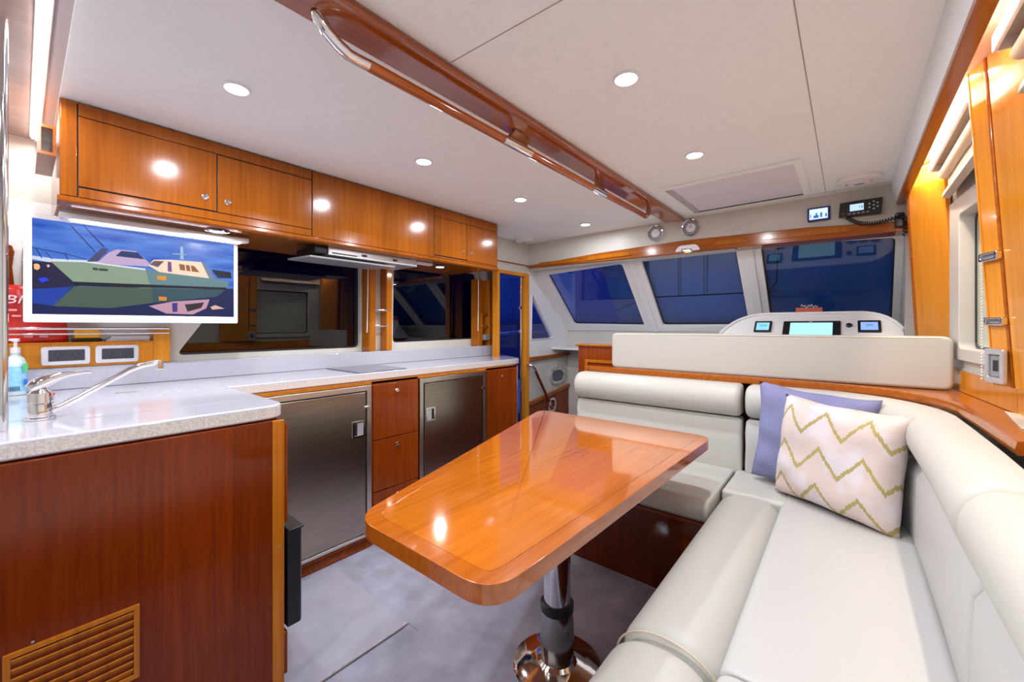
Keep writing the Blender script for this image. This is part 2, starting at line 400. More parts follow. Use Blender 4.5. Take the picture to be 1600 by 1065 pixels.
# windscreen: sloped plane, three panes
k_ = math.hypot(.5, .52)
WS = PL((0, 3.2, 1.76), (1, 0, 0), (0, .5/k_, -.52/k_), (0, -.52/k_, -.5/k_))
window('window_4', rpoly([(-2.227, .055), (-1.459, .015), (-1.459, .735), (-2.20, .715)], .03), (-2.36, -1.37, -.09, .80), WS, GL_WS, WHITE, .01, -.03, -.018)
window('window_5', rpoly([(-1.289, -.005), (-.606, -.005), (-.606, .735), (-1.289, .735)], .03), (-1.37, -.53, -.09, .80), WS, GL_WS, WHITE, .01, -.03, -.018)
window('window_6', rpoly([(-.455, -.005), (.212, .03), (.225, .735), (-.455, .735)], .03), (-.53, .40, -.09, .80), WS, GL_WS, WHITE, .01, -.03, -.018)
for x in (-1.372, -.53): S(prism('trim_11' if x < -1 else 'trim_12', [(x-.03, -.04), (x+.03, -.04), (x+.03, .8), (x-.03, .8)], WS, .01, .02, WHITE, bev=.008))
S(prism('wall_front', [(-2.40, 0), (.5, 0), (.5, 1.215), (-2.40, 1.215)], YP(3.76), -.04, 0, WALL))
# canvas cover lashed over the outside of the windscreen, with dark seams
cv_ = tag(prism('windscreen_cover', [(-1.69, -.06), (.24, -.06), (.24, .85), (-1.745, .85)], WS, -.070, -.066, noisy(mat('canvas', (.03, .14, .40), .8), 40, .04)), 'taut grey-blue canvas cover outside the windscreen', 'cover')
for q in ([(-1.018, .03), (-1.107, .45)], [(-.832, .03), (-.906, .45)], [(-1.74, .455), (-.40, .449)], [(-1.735, .60), (-1.45, .485)], [(-.36, .0), (-.40, .36), (-.45, .44)]):
    for a, b in zip(q[:-1], q[1:]):
        a, b = V(a), V(b); t = (b-a).normalized(); nn_ = V((-t.y, t.x))*.0045
        prism('seam', [tuple(a+nn_), tuple(b+nn_), tuple(b-nn_), tuple(a-nn_)], WS, -.0658, -.063, DRK, cv_)
# dash under the windscreen with seams between its moulded panels
dash = S(prism('wall_front_dash', [(-1.50, 2.75), (-.62, 2.75), (-.62, 3.75), (-1.50, 3.75)], ZP(1.05), 0, .02, WHITE, bev=.004))
for x in (-1.2, -.97): box('panel_joint', x-.004, x+.004, 2.95, 3.45, 1.070, 1.0708, DRK, dash)
box('panel_joint', -1.5, -.62, 3.45, 3.458, 1.070, 1.0708, DRK, dash)
S(prism('wall_front_shelf', [(-2.33, 3.45), (-1.5, 3.45), (-1.5, 3.75), (-2.33, 3.75)], ZP(.99), 0, .02, WHITE))
# right wall
WR = [(.50, -1.6), (.46, 1.0), (.42, 1.92), (.365, 2.68), (.31, 3.25)]
def wstrip(name, pts, z0, z1, m, th=.05):
    return S(prism(name, pts+[(p[0]+th, p[1]) for p in reversed(pts)], ZP(0), z0, z1, m))
wstrip('wall_right', WR, 0, 1.08, WALL)
wstrip('wall_right_upper', WR, 1.76, 2.0, WALL)
wstrip('wall_right_aft', WR[:2]+[(.435, 1.55)], 1.08, 1.76, WALL)
wstrip('wall_right_fore', [(.368, 2.64), (.31, 3.25)], 1.08, 1.76, WALL)
S(prism('wall_right_quarter', [(.245, 3.12), (.31, 3.12), (.36, 3.9), (.262, 3.9)], ZP(0), .0, 1.8, WALL))
RP = PL((.435, 1.55, 0), (-.067, 1.09, 0), (0, 0, 1), (-1.09, -.067, 0))
window('window_7', rpoly([(.12, 1.13), (.955, 1.13), (.955, 1.685), (.12, 1.685)], .03), (0, 1.092, 1.08, 1.76), RP, mat('pale_side_pane', (.50, .54, .43), .12, coat=.6), WALL, .02, -.03, -.03)  # opaque pale green pane, coated
# greenish panel outside the side window
S(prism('trim_13', [(.0, 1.05), (1.05, 1.05), (1.05, 1.76), (.0, 1.76)], RP, -.07, -.06, noisy(mat('outer_screen', (.42, .45, .36), .7), 20, .05)))
S(prism('ceiling_drop', [(.18, 2.0), (.203, 1.905), (.215, 1.905), (.215, 2.04), (.18, 2.04)], PL((0, -1.6, 0), (1, 0, 0), (0, 0, 1), (0, 1, 0)), 0, 4.66, CEIL))
S(prism('trim_14', [(.203, 1.885), (.240, 1.885), (.240, 1.915), (.203, 1.915)], PL((0, -1.6, 0), (1, 0, 0), (0, 0, 1), (0, 1, 0)), 0, 4.66, W_TRIM, bev=.004))
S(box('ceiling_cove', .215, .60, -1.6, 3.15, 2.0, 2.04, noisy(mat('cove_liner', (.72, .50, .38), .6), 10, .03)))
S(box('wall_back', -2.68, .6, -1.66, -1.6, 0, 2.04, WALL))
# ================================================================ GALLEY
g = E('galley_cabinet', 'long red-brown teak galley base cabinet with drawers between the two steel fridges', 'cabinet', (-2.33, 1.5, 0))
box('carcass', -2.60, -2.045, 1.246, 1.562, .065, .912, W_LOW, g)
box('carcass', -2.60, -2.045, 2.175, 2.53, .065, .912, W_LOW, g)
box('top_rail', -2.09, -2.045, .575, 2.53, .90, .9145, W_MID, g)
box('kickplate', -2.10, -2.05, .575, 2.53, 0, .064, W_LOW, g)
def knob(p, ax, parent, r=.013):
    return lathe('knob', [(r, 0), (r, .004), (r*.8, .007), (r*.45, .007), (r*.45, .004), (.0005, .004)], p, ax, CHR, parent, 16)
for z0, z1 in ((.584, .893), (.294, .578), (.07, .288)):
    d = box('drawer', -2.045, -2.036, 1.252, 1.558, z0, z1, W_LOW, g, .002)
    knob((-2.036, 1.406, z1-.045), (1, 0, 0), d)
d = box('door', -2.045, -2.036, 2.182, 2.505, .07, .893, W_LOW, g, .002); knob((-2.036, 2.347, .843), (1, 0, 0), d)
tube('corner_bead', [(-2.04, 2.532, .01), (-2.04, 2.532, .91)], .007, CHR, g, 8)
def louver(x, y0, y1, z0, z1, n, parent, m=W_MID, th=.012):
    fr = ring('louver_frame', [(y0, z0), (y1, z0), (y1, z1), (y0, z1)], [(y0+.012, z0+.012), (y1-.012, z0+.012), (y1-.012, z1-.012), (y0+.012, z1-.012)], XP(x), -.004, .005, m, parent, bev=.0015)
    prism('louver_back', [(y0+.01, z0+.01), (y1-.01, z0+.01), (y1-.01, z1-.01), (y0+.01, z1-.01)], XP(x), -.004, -.002, DRK, fr)
    p = (z1-z0-.024)/n
    for i in range(n):
        z = z0+.012+p*(i+.5)
        v = PL((x, 0, z), (0, 1, 0), (.45, 0, .9), (.9, 0, -.45))
        prism('slat', [(y0+.012, -p*.36), (y1-.012, -p*.36), (y1-.012, p*.36), (y0+.012, p*.36)], v, -.0015, .0025, m, parent, bev=.001)
kick = E('kick_louver', 'low slatted teak air grille at floor level under the near steel fridge', 'vent', (-2.045, .95, 0))
louver(-2.045, .66, 1.24, .003, .063, 4, kick, W_LOW)
def fridge(y0, y1, label, hinge_right):
    r = E('fridge', label, 'fridge', (-2.3, (y0+y1)/2, .066), 'undercounter fridges')
    box('body', -2.58, -2.06, y0+.01, y1-.01, .068, .893, STLF, r)
    ring('frame', [(y0, .068), (y1, .068), (y1, .897), (y0, .897)], [(y0+.028, .085), (y1-.028, .085), (y1-.028, .868), (y0+.028, .868)], XP(-2.06), 0, .026, STLF, r, bev=.002)
    prism('gasket', [(y0+.028, .085), (y1-.028, .085), (y1-.028, .868), (y0+.028, .868)], XP(-2.06), .0, .006, BLK, r)
    d_ = prism('door', [(y0+.036, .090), (y1-.036, .090), (y1-.036, .862), (y0+.036, .862)], XP(-2.06), .007, .026, STL, r, bev=.002)
    ly = y1-.115 if not hinge_right else y0+.045
    lt = prism('latch', rrect(ly, ly+.07, .625, .71, .004), XP(-2.034), 0, .004, SLV, d_, bev=.001)
    s = 1 if hinge_right else -1
    hx = ly+.035
    ring('latch_rim', rrect(ly, ly+.07, .625, .71, .004), rrect(ly+.008, ly+.062, .633, .702, .002), XP(-2.030), 0, .003, CHR, d_)
    prism('latch_recess', [(hx+s*.008, .635), (hx+s*.026, .635), (hx+s*.026, .70), (hx+s*.008, .70)], XP(-2.0299), 0, .0006, BLK, d_)
    hy = y1-.028
    for z in (.78, .14): prism('hinge', [(hy-.02, z-.006), (hy+.012, z-.006), (hy+.012, z+.006), (hy-.02, z+.006)], XP(-2.034), 0, .006, CHR, r, bev=.001)
fridge(.665, 1.24, 'brushed steel undercounter fridge nearest the camera, beside the island', False)
fridge(1.57, 2.168, 'brushed steel undercounter fridge beyond the teak drawers', True)
# island
isl = E('island_cabinet', 'red-brown teak island cabinet under the near end of the worktop', 'cabinet', (-1.72, .25, 0))
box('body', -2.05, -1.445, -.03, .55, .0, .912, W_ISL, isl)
box('side_panel', -1.4455, -1.440, -.03, .52, .0, .913, W_ISL, isl, .001)
box('corner_post', -1.446, -1.437, .521, .557, .0, .913, W_MID, isl, .003)
louver(-1.439, -.026, .20, .30, .492, 8, isl)
for p in ((.018, .50), (.54, .50)): lathe('screw_cap', [(.004, 0), (.003, .002), (.0005, .002)], (-1.437, p[0], p[1]), (1, 0, 0), CHR, isl, 8)
box('drawer', -2.02, -1.450, .55, .572, .565, .895, W_LOW, isl, .002)
box('drawer', -2.02, -1.450, .55, .572, .06, .20, W_LOW, isl, .002)
b_ = tag(prism('bin', rpoly([(-1.447, .57), (-1.447, .613), (-1.462, .622), (-1.62, .622), (-1.62, .57)], .006), ZP(0), .21, .535, BLK, bev=.008), 'slim black bin hung on the far end of the teak island', 'bin')
box('bin_rim', -1.622, -1.445, .572, .624, .53, .538, BLK, b_, .003)
box('bulkhead_edge', -1.52, -1.432, -.075, -.036, 0, .912, GRY, isl)
# worktop
wt = rpoly([(-2.60, -.30), (-1.46, -.30), (-1.46, .575), (-2.072, .575), (-2.072, 2.60), (-2.12, 2.66), (-2.56, 2.90), (-2.60, 2.90)], .002, 1)
wt = [(-2.60, -.30), (-1.46, -.30)]+bez((-1.46, .50), (-1.46, .575), (-1.535, .575), 6)+[(-2.072, .575)]+bez((-2.072, 2.53), (-2.072, 2.63), (-2.15, 2.67), 6)+bez((-2.50, 2.86), (-2.58, 2.90), (-2.60, 2.90), 4)
n = len(wt)
ct = prism('worktop', wt, ZP(0), .915, .96, STONE, None, bev=.007, seg=3, mats=[STONE, STONEB], capmat=(1, 0, 1))
tag(ct, 'speckled white stone L-shaped galley worktop', 'worktop')
prism('backsplash', [(-2.618, -.10), (-2.492, -.10), (-2.492, 2.785), (-2.618, 2.91)], ZP(0), .9605, 1.0505, STONE, ct, .003)
box('sink_lid', -1.93, -1.66, .10, .50, .9602, .9612, STONE, ct)
box('lid_notch', -2.21, -2.19, .235, .295, .9602, .961, GRY, ct)
hob = tag(box('cooktop', -2.478, -2.10, 1.20, 1.52, .9605, .965, noisy(mat('grey_glass', (.16, .16, .20), .18), 6, .05), None, .002), 'flat grey glass cooktop set in the worktop', 'cooktop')
# ---------------- upper cabinet
up = E('wall_cabinet', 'long glossy teak overhead cabinet above the galley windows', 'cabinet', (-2.33, 1.2, 1.643))
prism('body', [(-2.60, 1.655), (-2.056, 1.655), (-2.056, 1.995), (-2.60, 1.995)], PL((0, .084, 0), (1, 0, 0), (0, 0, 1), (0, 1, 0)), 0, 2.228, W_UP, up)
prism('moulding', [(-2.10, 1.640), (-2.050, 1.640), (-2.042, 1.648), (-2.042, 1.664), (-2.10, 1.664)], PL((0, .078, 0), (1, 0, 0), (0, 0, 1), (0, 1, 0)), 0, 2.236, W_UP, up, .002)
def fp(y0, y1, z0, z1, nm, kn=None):
    d_ = prism(nm, [(y0, z0), (y1, z0), (y1, z1), (y0, z1)], XP(-2.056), 0, .006, W_UP, up, bev=.0012)
    if kn: 
        k2 = lathe('knob', [(.013, 0), (.013, .004), (.010, .007), (.006, .004), (.0005, .004)], (-2.050, kn[0], kn[1]), (1, 0, 0), CHR, d_, 16)
    return d_
fp(.128, .526, 1.706, 1.946, 'door', (.488, 1.757)); fp(.531, .92, 1.703, 1.944, 'door', (.567, 1.753))
fp(1.70, 1.983, 1.685, 1.93, 'door', (1.952, 1.738)); fp(1.987, 2.306, 1.68, 1.93, 'door', (2.02, 1.733))
fp(.925, 1.695, 1.668, 1.992, 'panel')
fp(.086, .124, 1.668, 1.992, 'stile')
fp(.128, .92, 1.949, 1.992, 'rail'); fp(.128, .92, 1.668, 1.700, 'rail')
fp(1.70, 2.306, 1.933, 1.992, 'rail'); fp(1.70, 2.306, 1.668, 1.677, 'rail')
prism('backing', [(.09, 1.67), (2.3, 1.67), (2.3, 1.99), (.09, 1.99)], XP(-2.0565), 0, .001, DRK, up)
ring('speaker_frame', [(.035, 1.80), (.078, 1.80), (.078, 1.90), (.035, 1.90)], [(.044, 1.81), (.070, 1.81), (.070, 1.89), (.044, 1.89)], XP(-2.38), 0, .3, W_TRIM, up)
# fittings under the cabinet
lf = E('light_fitting', 'long white fluorescent light bar under the overhead cabinet above the television', 'light', (-2.24, .38, 1.615))
box('housing', -2.26, -2.215, .09, .70, 1.620, 1.642, WPL, lf, .004); box('diffuser', -2.252, -2.223, .12, .67, 1.615, 1.621, LAMPW, lf, .002)
for n_, (x, y, lb) in enumerate(((-2.13, .55, 'round puck light under the overhead cabinet beside the television'), (-2.2, 1.87, 'round puck light under the overhead cabinet above the forward galley window'))):
    p = E('puck_light', lb, 'light', (x, y, 1.63), 'puck lights')
    lathe('rim', [(.042, 1.64), (.045, 1.636), (.034, 1.632), (.032, 1.638)], (x, y, 0), (0, 0, 1), CHR, p)
    lathe('lens', [(.032, 1.6365), (.0005, 1.6345)], (x, y, 0), (0, 0, 1), LAMP, p)
p = E('puck_light', 'small round puck light in the teak board above the windscreen', 'light', (-.88, 3.03, 1.75), 'puck lights')
prism('mount', rpoly([(-.97, 1.758), (-.79, 1.756), (-.82, 1.80), (-.94, 1.80)], .02), YP(3.03), 0, .012, WHITE, p, bev=.003)  # white trapezoid painted in for the bright reflection at the puck
lathe('rim', [(.036, 1.7655), (.038, 1.760), (.028, 1.756), (.026, 1.762)], (-.88, 3.00, 0), (0, 0, 1), CHR, p)
lathe('lens', [(.026, 1.760), (.0005, 1.757)], (-.88, 3.00, 0), (0, 0, 1), LAMP, p)
dv = E('fold_down_player', 'silver and black fold-down media player hung under the overhead cabinet', 'media player', (-2.2, 1.25, 1.58))
box('body', -2.35, -2.10, 1.03, 1.60, 1.597, 1.641, SLV, dv, .004)
box('side', -2.34, -2.11, .965, 1.028, 1.60, 1.641, BLK, dv, .006)
prism('screen_flap', [(-2.36, 1.583), (-2.09, 1.572), (-2.09, 1.582), (-2.36, 1.594)], PL((0, .93, 0), (1, 0, 0), (0, 0, 1), (0, 1, 0)), 0, .5, GRY, dv, .002)
for y in (1.22, 1.42): box('button', -2.10, -2.097, y, y+.03, 1.612, 1.624, BLK, dv)
box('slot', -2.10, -2.098, 1.05, 1.19, 1.606, 1.612, BLK, dv)
box('receiver', -2.17, -2.13, 1.63, 1.75, 1.625, 1.641, WPL, dv, .003)
# ---------------- mullion niches with glass rods
def niche(dy, label):
    t = E('rack_post', label, 'post', (-2.53, 1.6+dy, 1.045), 'teak rack posts between the galley windows')
    box('strip', -2.60, -2.508, 1.508+dy, 1.562+dy, 1.052, 1.64, W_MID, t, .004)
    box('bead', -2.508, -2.502, 1.512+dy, 1.518+dy, 1.052, 1.64, W_MID, t)
    box('strip', -2.60, -2.508, 1.645+dy, 1.69+dy, 1.052, 1.64, W_MID, t, .004)
    box('back_panel', -2.61, -2.585, 1.562+dy, 1.645+dy, 1.052, 1.64, WALL if dy == 0 else W_MID, t)
    for z in (1.335, 1.225):
        r_ = box('holder', -2.52, -2.504, 1.555+dy, 1.655+dy, z-.006, z+.006, CHR, t, .003)
        box('holder_arm', -2.56, -2.50, 1.558+dy, 1.564+dy, z-.004, z+.004, CHR, r_)
        box('holder_arm', -2.56, -2.50, 1.644+dy, 1.650+dy, z-.004, z+.004, CHR, r_)
    tube('blind_cord', [(-2.49, 1.49+dy, 1.63), (-2.485, 1.485+dy, 1.4), (-2.487, 1.482+dy, 1.18)], .003, WPL, t, 6)
    return t
niche(0, 'teak rack post with two chrome holders between the two galley windows')
t2 = niche(1.06, 'teak rack post with two chrome holders beside the side door')
box('switch', -2.52, -2.488, 2.63, 2.70, 1.10, 1.15, GRY, t2, .003)
# ================================================================ TV
tv = E('television', 'white-framed wide television showing a motor yacht at dusk', 'television', (-2.28, .34, 1.235))
TP = XP(-2.30)
prism('housing', rrect(.006, .676, 1.236, 1.636, .006), TP, -.035, -.001, WPL, tv, bev=.003)
ring('bezel', rrect(.006, .676, 1.236, 1.636, .006), [(a, b) for a, b in rrect(.027, .661, 1.266, 1.618, .001)], TP, -.001, .004, WPL, tv, bev=.0015)
scm = bpy.data.materials.new('screen_sky'); scm.use_nodes = True; nn = scm.node_tree; bb = nn.nodes['Principled BSDF']
bb.inputs['Base Color'].default_value = (.01, .01, .01, 1); bb.inputs['Roughness'].default_value = .3; bb.inputs['Specular IOR Level'].default_value = .12
t_ = nn.nodes.new('ShaderNodeTexCoord'); mp = nn.nodes.new('ShaderNodeMapping'); mp.inputs['Scale'].default_value = (1, 5, 22); mp.inputs['Rotation'].default_value = (.12, 0, 0)
no = nn.nodes.new('ShaderNodeTexNoise'); no.inputs['Scale'].default_value = 1.4; no.inputs['Detail'].default_value = 5
r = nn.nodes.new('ShaderNodeValToRGB'); r.color_ramp.elements[0].position = .3; r.color_ramp.elements[0].color = lin((25, 75, 185)); r.color_ramp.elements[1].position = .75; r.color_ramp.elements[1].color = lin((95, 150, 235))
nn.links.new(t_.outputs['Object'], mp.inputs[0]); nn.links.new(mp.outputs[0], no.inputs[0]); nn.links.new(no.outputs[0], r.inputs[0]); nn.links.new(r.outputs[0], bb.inputs['Emission Color']); bb.inputs['Emission Strength'].default_value = K
sc = prism('screen', [(.027, 1.266), (.661, 1.266), (.661, 1.618), (.027, 1.618)], TP, 0, .0006, scm, tv)
S0, S1, Z0, Z1 = .027, .661, 1.266, 1.618
def pic(nm, poly, rgb, layer):
    # poly in screen fractions, drawn flat on the panel
    pts = [(S0+(S1-S0)*a, Z0+(Z1-Z0)*b) for a, b in poly]
    return prism(nm, pts, TP, .0007, .0008+layer*.0001, emis('scr', rgb, K), sc)
PIC = [
 ('water', [(0, 0.295),(0.997, 0.392),(0.997, 0),(0, 0)], (6, 22, 80)),
 ('water', [(0, 0.506),(0.181, 0.483),(0.181, 0.307),(0, 0.281)], (18, 35, 100)),
 ('shore_glow', [(0, 0.608),(0.085, 0.594),(0.29, 0.616),(0.29, 0.577),(0.066, 0.551),(0, 0.571)], (205, 215, 240)),
 ('quay', [(0, 0.551),(0.079, 0.554),(0.17, 0.344),(0.112, 0.29),(0, 0.259)], (24, 22, 62)),
 ('harbour_water', [(0, 0.259),(0.158, 0.304),(0.085, 0.091),(0, 0.114)], (12, 60, 165)),
 ('hull', [(0.066, 0.574),(0.205, 0.588),(0.491, 0.557),(0.636, 0.54),(0.533, 0.33),(0.164, 0.355)], (138, 160, 136)),
 ('hull', [(0.491, 0.557),(0.838, 0.517),(0.97, 0.483),(0.951, 0.381),(0.519, 0.327)], (100, 135, 140)),
 ('boot_stripe', [(0.161, 0.361),(0.951, 0.401),(0.951, 0.375),(0.166, 0.315)], (8, 14, 34)),
 ('hull_reflection', [(0.166, 0.312),(0.942, 0.369),(0.89, 0.27),(0.525, 0.156),(0.322, 0.08),(0.079, 0.088)], (70, 92, 78)),
 ('hull_reflection', [(0.525, 0.338),(0.942, 0.369),(0.89, 0.27),(0.525, 0.156)], (48, 80, 92)),
 ('deck_line', [(0.066, 0.58),(0.205, 0.599),(0.491, 0.568),(0.491, 0.548),(0.205, 0.582),(0.066, 0.562)], (225, 225, 240)),
 ('foredeck', [(0.218, 0.591),(0.284, 0.759),(0.315, 0.764),(0.267, 0.602)], (70, 72, 110)),
 ('flybridge', [(0.267, 0.597),(0.315, 0.719),(0.355, 0.764),(0.442, 0.767),(0.508, 0.645),(0.508, 0.597),(0.355, 0.585)], (196, 170, 205)),
 ('flybridge_window', [(0.347, 0.685),(0.374, 0.753),(0.451, 0.753),(0.486, 0.679)], (30, 50, 105)),
 ('saloon', [(0.505, 0.611),(0.533, 0.685),(0.621, 0.705),(0.795, 0.713),(0.842, 0.509),(0.562, 0.54)], (250, 222, 196)),
 ('saloon_window', [(0.667, 0.662),(0.754, 0.653),(0.785, 0.577),(0.674, 0.585)], (150, 92, 50)),
 ('saloon_window', [(0.511, 0.622),(0.536, 0.673),(0.587, 0.679),(0.554, 0.597)], (110, 85, 90)),
 ('saloon_door', [(0.606, 0.679),(0.625, 0.676),(0.629, 0.551),(0.606, 0.557)], (120, 80, 140)),
 ('window_post', [(0.699, 0.662),(0.705, 0.659),(0.71, 0.577),(0.703, 0.577)], (250, 225, 200)),
 ('window_post', [(0.727, 0.659),(0.733, 0.659),(0.74, 0.577),(0.733, 0.577)], (250, 225, 200)),
 ('stern', [(0.795, 0.713),(0.82, 0.707),(0.88, 0.506),(0.842, 0.509)], (110, 130, 165)),
 ('reflected_saloon', [(0.508, 0.119),(0.636, 0.185),(0.845, 0.23),(0.825, 0.111),(0.746, 0.026),(0.599, 0.031)], (196, 150, 170)),
 ('reflected_window', [(0.629, 0.162),(0.659, 0.17),(0.659, 0.057),(0.632, 0.051)], (60, 50, 130)),
 ('reflected_window', [(0.699, 0.151),(0.812, 0.188),(0.795, 0.114),(0.715, 0.06)], (45, 35, 45)),
 ('fender', [(0.55, 0.494),(0.599, 0.497),(0.598, 0.443),(0.552, 0.443)], (225, 150, 40)),
 ('fender_reflection', [(0.558, 0.239),(0.601, 0.236),(0.599, 0.19),(0.56, 0.19)], (215, 140, 40)),
 ('treeline', [(0.856, 0.628),(0.978, 0.614),(0.983, 0.531),(0.897, 0.526)], (10, 18, 42)),
 ('dinghy_reflection', [(0.85, 0.128),(0.88, 0.156),(0.938, 0.114),(0.863, 0.094)], (225, 180, 160)),
 ('outrigger', [(0.151, 0.966),(0.155, 0.969),(0.257, 0.71),(0.252, 0.71)], (14, 26, 80)),
 ('outrigger', [(0.199, 1),(0.202, 1),(0.297, 0.778),(0.29, 0.776)], (14, 26, 80)),
 ('mast', [(0.675, 0.881),(0.689, 0.886),(0.694, 0.722),(0.675, 0.724)], (150, 190, 215)),
 ('mast_arm', [(0.632, 0.79),(0.707, 0.798),(0.707, 0.781),(0.632, 0.773)], (130, 165, 200)),
 ('quay_lamp', [(0.006, 0.517),(0.017, 0.528),(0.028, 0.517),(0.03, 0.483),(0.021, 0.46),(0.008, 0.469)], (255, 190, 130)),
 ('quay_lamp', [(0.055, 0.52),(0.065, 0.528),(0.068, 0.506),(0.06, 0.494)], (240, 190, 170)),
 ('blue_light', [(0.022, 0.372),(0.052, 0.392),(0.066, 0.358),(0.036, 0.33)], (30, 60, 230)),
 ('hull_name', [(0.244, 0.531),(0.267, 0.528),(0.267, 0.503),(0.244, 0.506)], (50, 62, 60)),
 ('hull_name', [(0.271, 0.528),(0.311, 0.528),(0.311, 0.503),(0.271, 0.503)], (50, 62, 60)),
 ('bow_rail', [(0.014, 0.679),(0.017, 0.682),(0.039, 0.588),(0.035, 0.588)], (14, 26, 70)),
 ('bow_rail', [(0.049, 0.659),(0.052, 0.659),(0.079, 0.585),(0.076, 0.585)], (14, 26, 70)),
 ('bow_rail', [(0.125, 0.662),(0.128, 0.665),(0.142, 0.591),(0.139, 0.588)], (14, 26, 70)),
 ('bow_rail', [(0, 0.696),(0.125, 0.662),(0.218, 0.622),(0.218, 0.616),(0.125, 0.653),(0, 0.687)], (40, 60, 120)),
]
for i_, (n_, p_, c_) in enumerate(PIC): pic(n_, p_, c_, i_)
# ================================================================ SHELF WITH THINGS, TAP
SOCK = noisy(mat('socket_grey', (.05, .055, .075), .4), 40, .05)
sh = E('wall_shelf', 'small teak shelf box with chrome rails behind the television', 'shelf', (-2.55, .2, 1.045))
box('front', -2.515, -2.50, -.12, .455, 1.0515, 1.147, W_POST, sh, .002)
box('shelf_board', -2.60, -2.50, -.12, .395, 1.147, 1.155, W_POST, sh, .002)
box('end_post', -2.60, -2.496, .395, .457, 1.0515, 1.215, W_POST, sh, .003)
tube('rail', [(-2.485, -.10, 1.212), (-2.485, .45, 1.212)], .006, CHR, sh, 10)
tube('rail', [(-2.485, -.10, 1.19), (-2.485, .45, 1.19)], .004, CHR, sh, 10)
for y0, lb in ((.052, 'white-framed double power socket nearest the soap bottle'), (.205, 'white-framed double power socket further from the soap bottle')):
    s = E('power_socket', lb, 'socket', (-2.49, y0+.068, 1.06), 'power sockets')
    ring('plate', rrect(y0, y0+.138, 1.062, 1.138, .01), rrect(y0+.02, y0+.122, 1.078, 1.124, .003), XP(-2.4995), 0, .011, WPL, s, bev=.003)
    ins = prism('insert', rrect(y0+.018, y0+.124, 1.076, 1.126, .003), XP(-2.4995), 0, .006, SOCK, s)
    for k in (0, 1):
        c = y0+.046+k*.05
        for a in (-.008, .008): prism('pin_slot', [(c+a-.0015, 1.100), (c+a+.0015, 1.100), (c+a+.0015, 1.110), (c+a-.0015, 1.110)], XP(-2.4934), 0, .0003, BLK, ins)
        prism('pin_slot', [(c-.0015, 1.084), (c+.0015, 1.084), (c+.0015, 1.094), (c-.0015, 1.094)], XP(-2.4934), 0, .0003, BLK, ins)
# red bag
def pouch(name, y0, y1, z0, z1, x, d, m, label, cat):
    v = []; f = []; ny, nz = 10, 12
    for s_ in (1, -1):
        for j in range(nz+1):
            for i in range(ny+1):
                a = i/ny*2-1; b = j/nz
                wd = 1-.12*b*abs(a)
                th = d*(1-abs(a)**4)*(.25+.75*(1-b)**.5) + .002*math.sin(9*a+7*b)
                v.append((x+s_*max(th, .001), (y0+y1)/2+a*wd*(y1-y0)/2, z0+(z1-z0)*b))
    q = (ny+1)*(nz+1)
    for s_ in (0, 1):
        for j in range(nz):
            for i in range(ny):
                p0 = s_*q+j*(ny+1)+i; f.append([p0, p0+1, p0+ny+2, p0+ny+1])
    for i in range(ny):
        f.append([i, i+1, q+i+1, q+i]); p0 = nz*(ny+1)+i; f.append([p0, p0+1, q+p0+1, q+p0])
    for j in range(nz):
        p0 = j*(ny+1); f.append([p0, p0+ny+1, q+p0+ny+1, q+p0]); p0 += ny; f.append([p0, p0+ny+1, q+p0+ny+1, q+p0])
    return tag(obj(name, v, f, m, smooth=True), label, cat)
rb = pouch('food_bag', -.055, .13, 1.156, 1.385, -2.548, .032, RED, 'red printed food bag standing on the shelf behind the chrome rail', 'bag')
text('lettering', 'BI', XP(-2.512), -.020, 1.325, .046, WPL, rb, 0, .25, 1.2)
for z_, y_ in ((1.285, -.02), (1.262, -.01), (1.18, .06), (1.18, .02)): prism('print_mark', rrect(y_-.012, y_+.012, z_-.004, z_+.004, .003), XP(-2.512), 0, .0006, mat('print_pink', (.8, .35, .35), .4), rb)
# grinders
def grinder(x, y, label, m, h, r=.019):
    g_ = E('grinder', label, 'grinder', (x, y, 1.385), 'grinders')
    return g_
sh2 = tag(box('spice_box', -2.617, -2.595, -.10, .09, 1.155, 1.386, W_UP, None, .003), 'wooden rack board behind the red bag carrying the two grinders', 'rack')
g1 = E('grinder', 'dark wooden pepper grinder above the red bag', 'grinder', (-2.596, -.035, 1.386), 'grinders')
lathe('body', [(.019, 1.3862), (.017, 1.42), (.014, 1.46), (.018, 1.50)], (-2.596, -.035, 0), (0, 0, 1), W_LOW, g1)
lathe('head', [(.018, 1.502), (.02, 1.52), (.014, 1.545), (.004, 1.55)], (-2.596, -.035, 0), (0, 0, 1), W_LOW, g1)
g1 = E('grinder', 'chrome and wood pepper grinder beside the television edge', 'grinder', (-2.596, .022, 1.386), 'grinders')
lathe('body', [(.018, 1.3862), (.018, 1.47)], (-2.596, .022, 0), (0, 0, 1), W_UP, g1)
lathe('sleeve', [(.0185, 1.471), (.0185, 1.485), (.016, 1.488), (.0185, 1.50), (.0185, 1.54), (.010, 1.55)], (-2.596, .022, 0), (0, 0, 1), CHR, g1)
yb = E('torch', 'yellow and black torch box lying on the shelf under the television', 'torch', (-2.55, .185, 1.155))
box('case', -2.585, -2.52, .145, .225, 1.168, 1.21, YEL, yb, .008); box('foot', -2.59, -2.515, .14, .23, 1.1555, 1.168, BLK, yb, .004)
for i in range(3):
    tag(box('booklet', -2.59+.004*i, -2.515, .24+.008*i, .385, 1.1555+i*.007, 1.1555+i*.007+.0065, PAPER, None, .001), ['white booklet at the bottom of the small stack on the shelf', 'white booklet in the middle of the small stack on the shelf', 'white booklet on top of the small stack on the shelf'][i], 'booklet', 'white booklets on the shelf')
sp = E('soap_bottle', 'clear soap pump bottle with blue label on the worktop corner', 'bottle', (-2.44, -.012, .961))
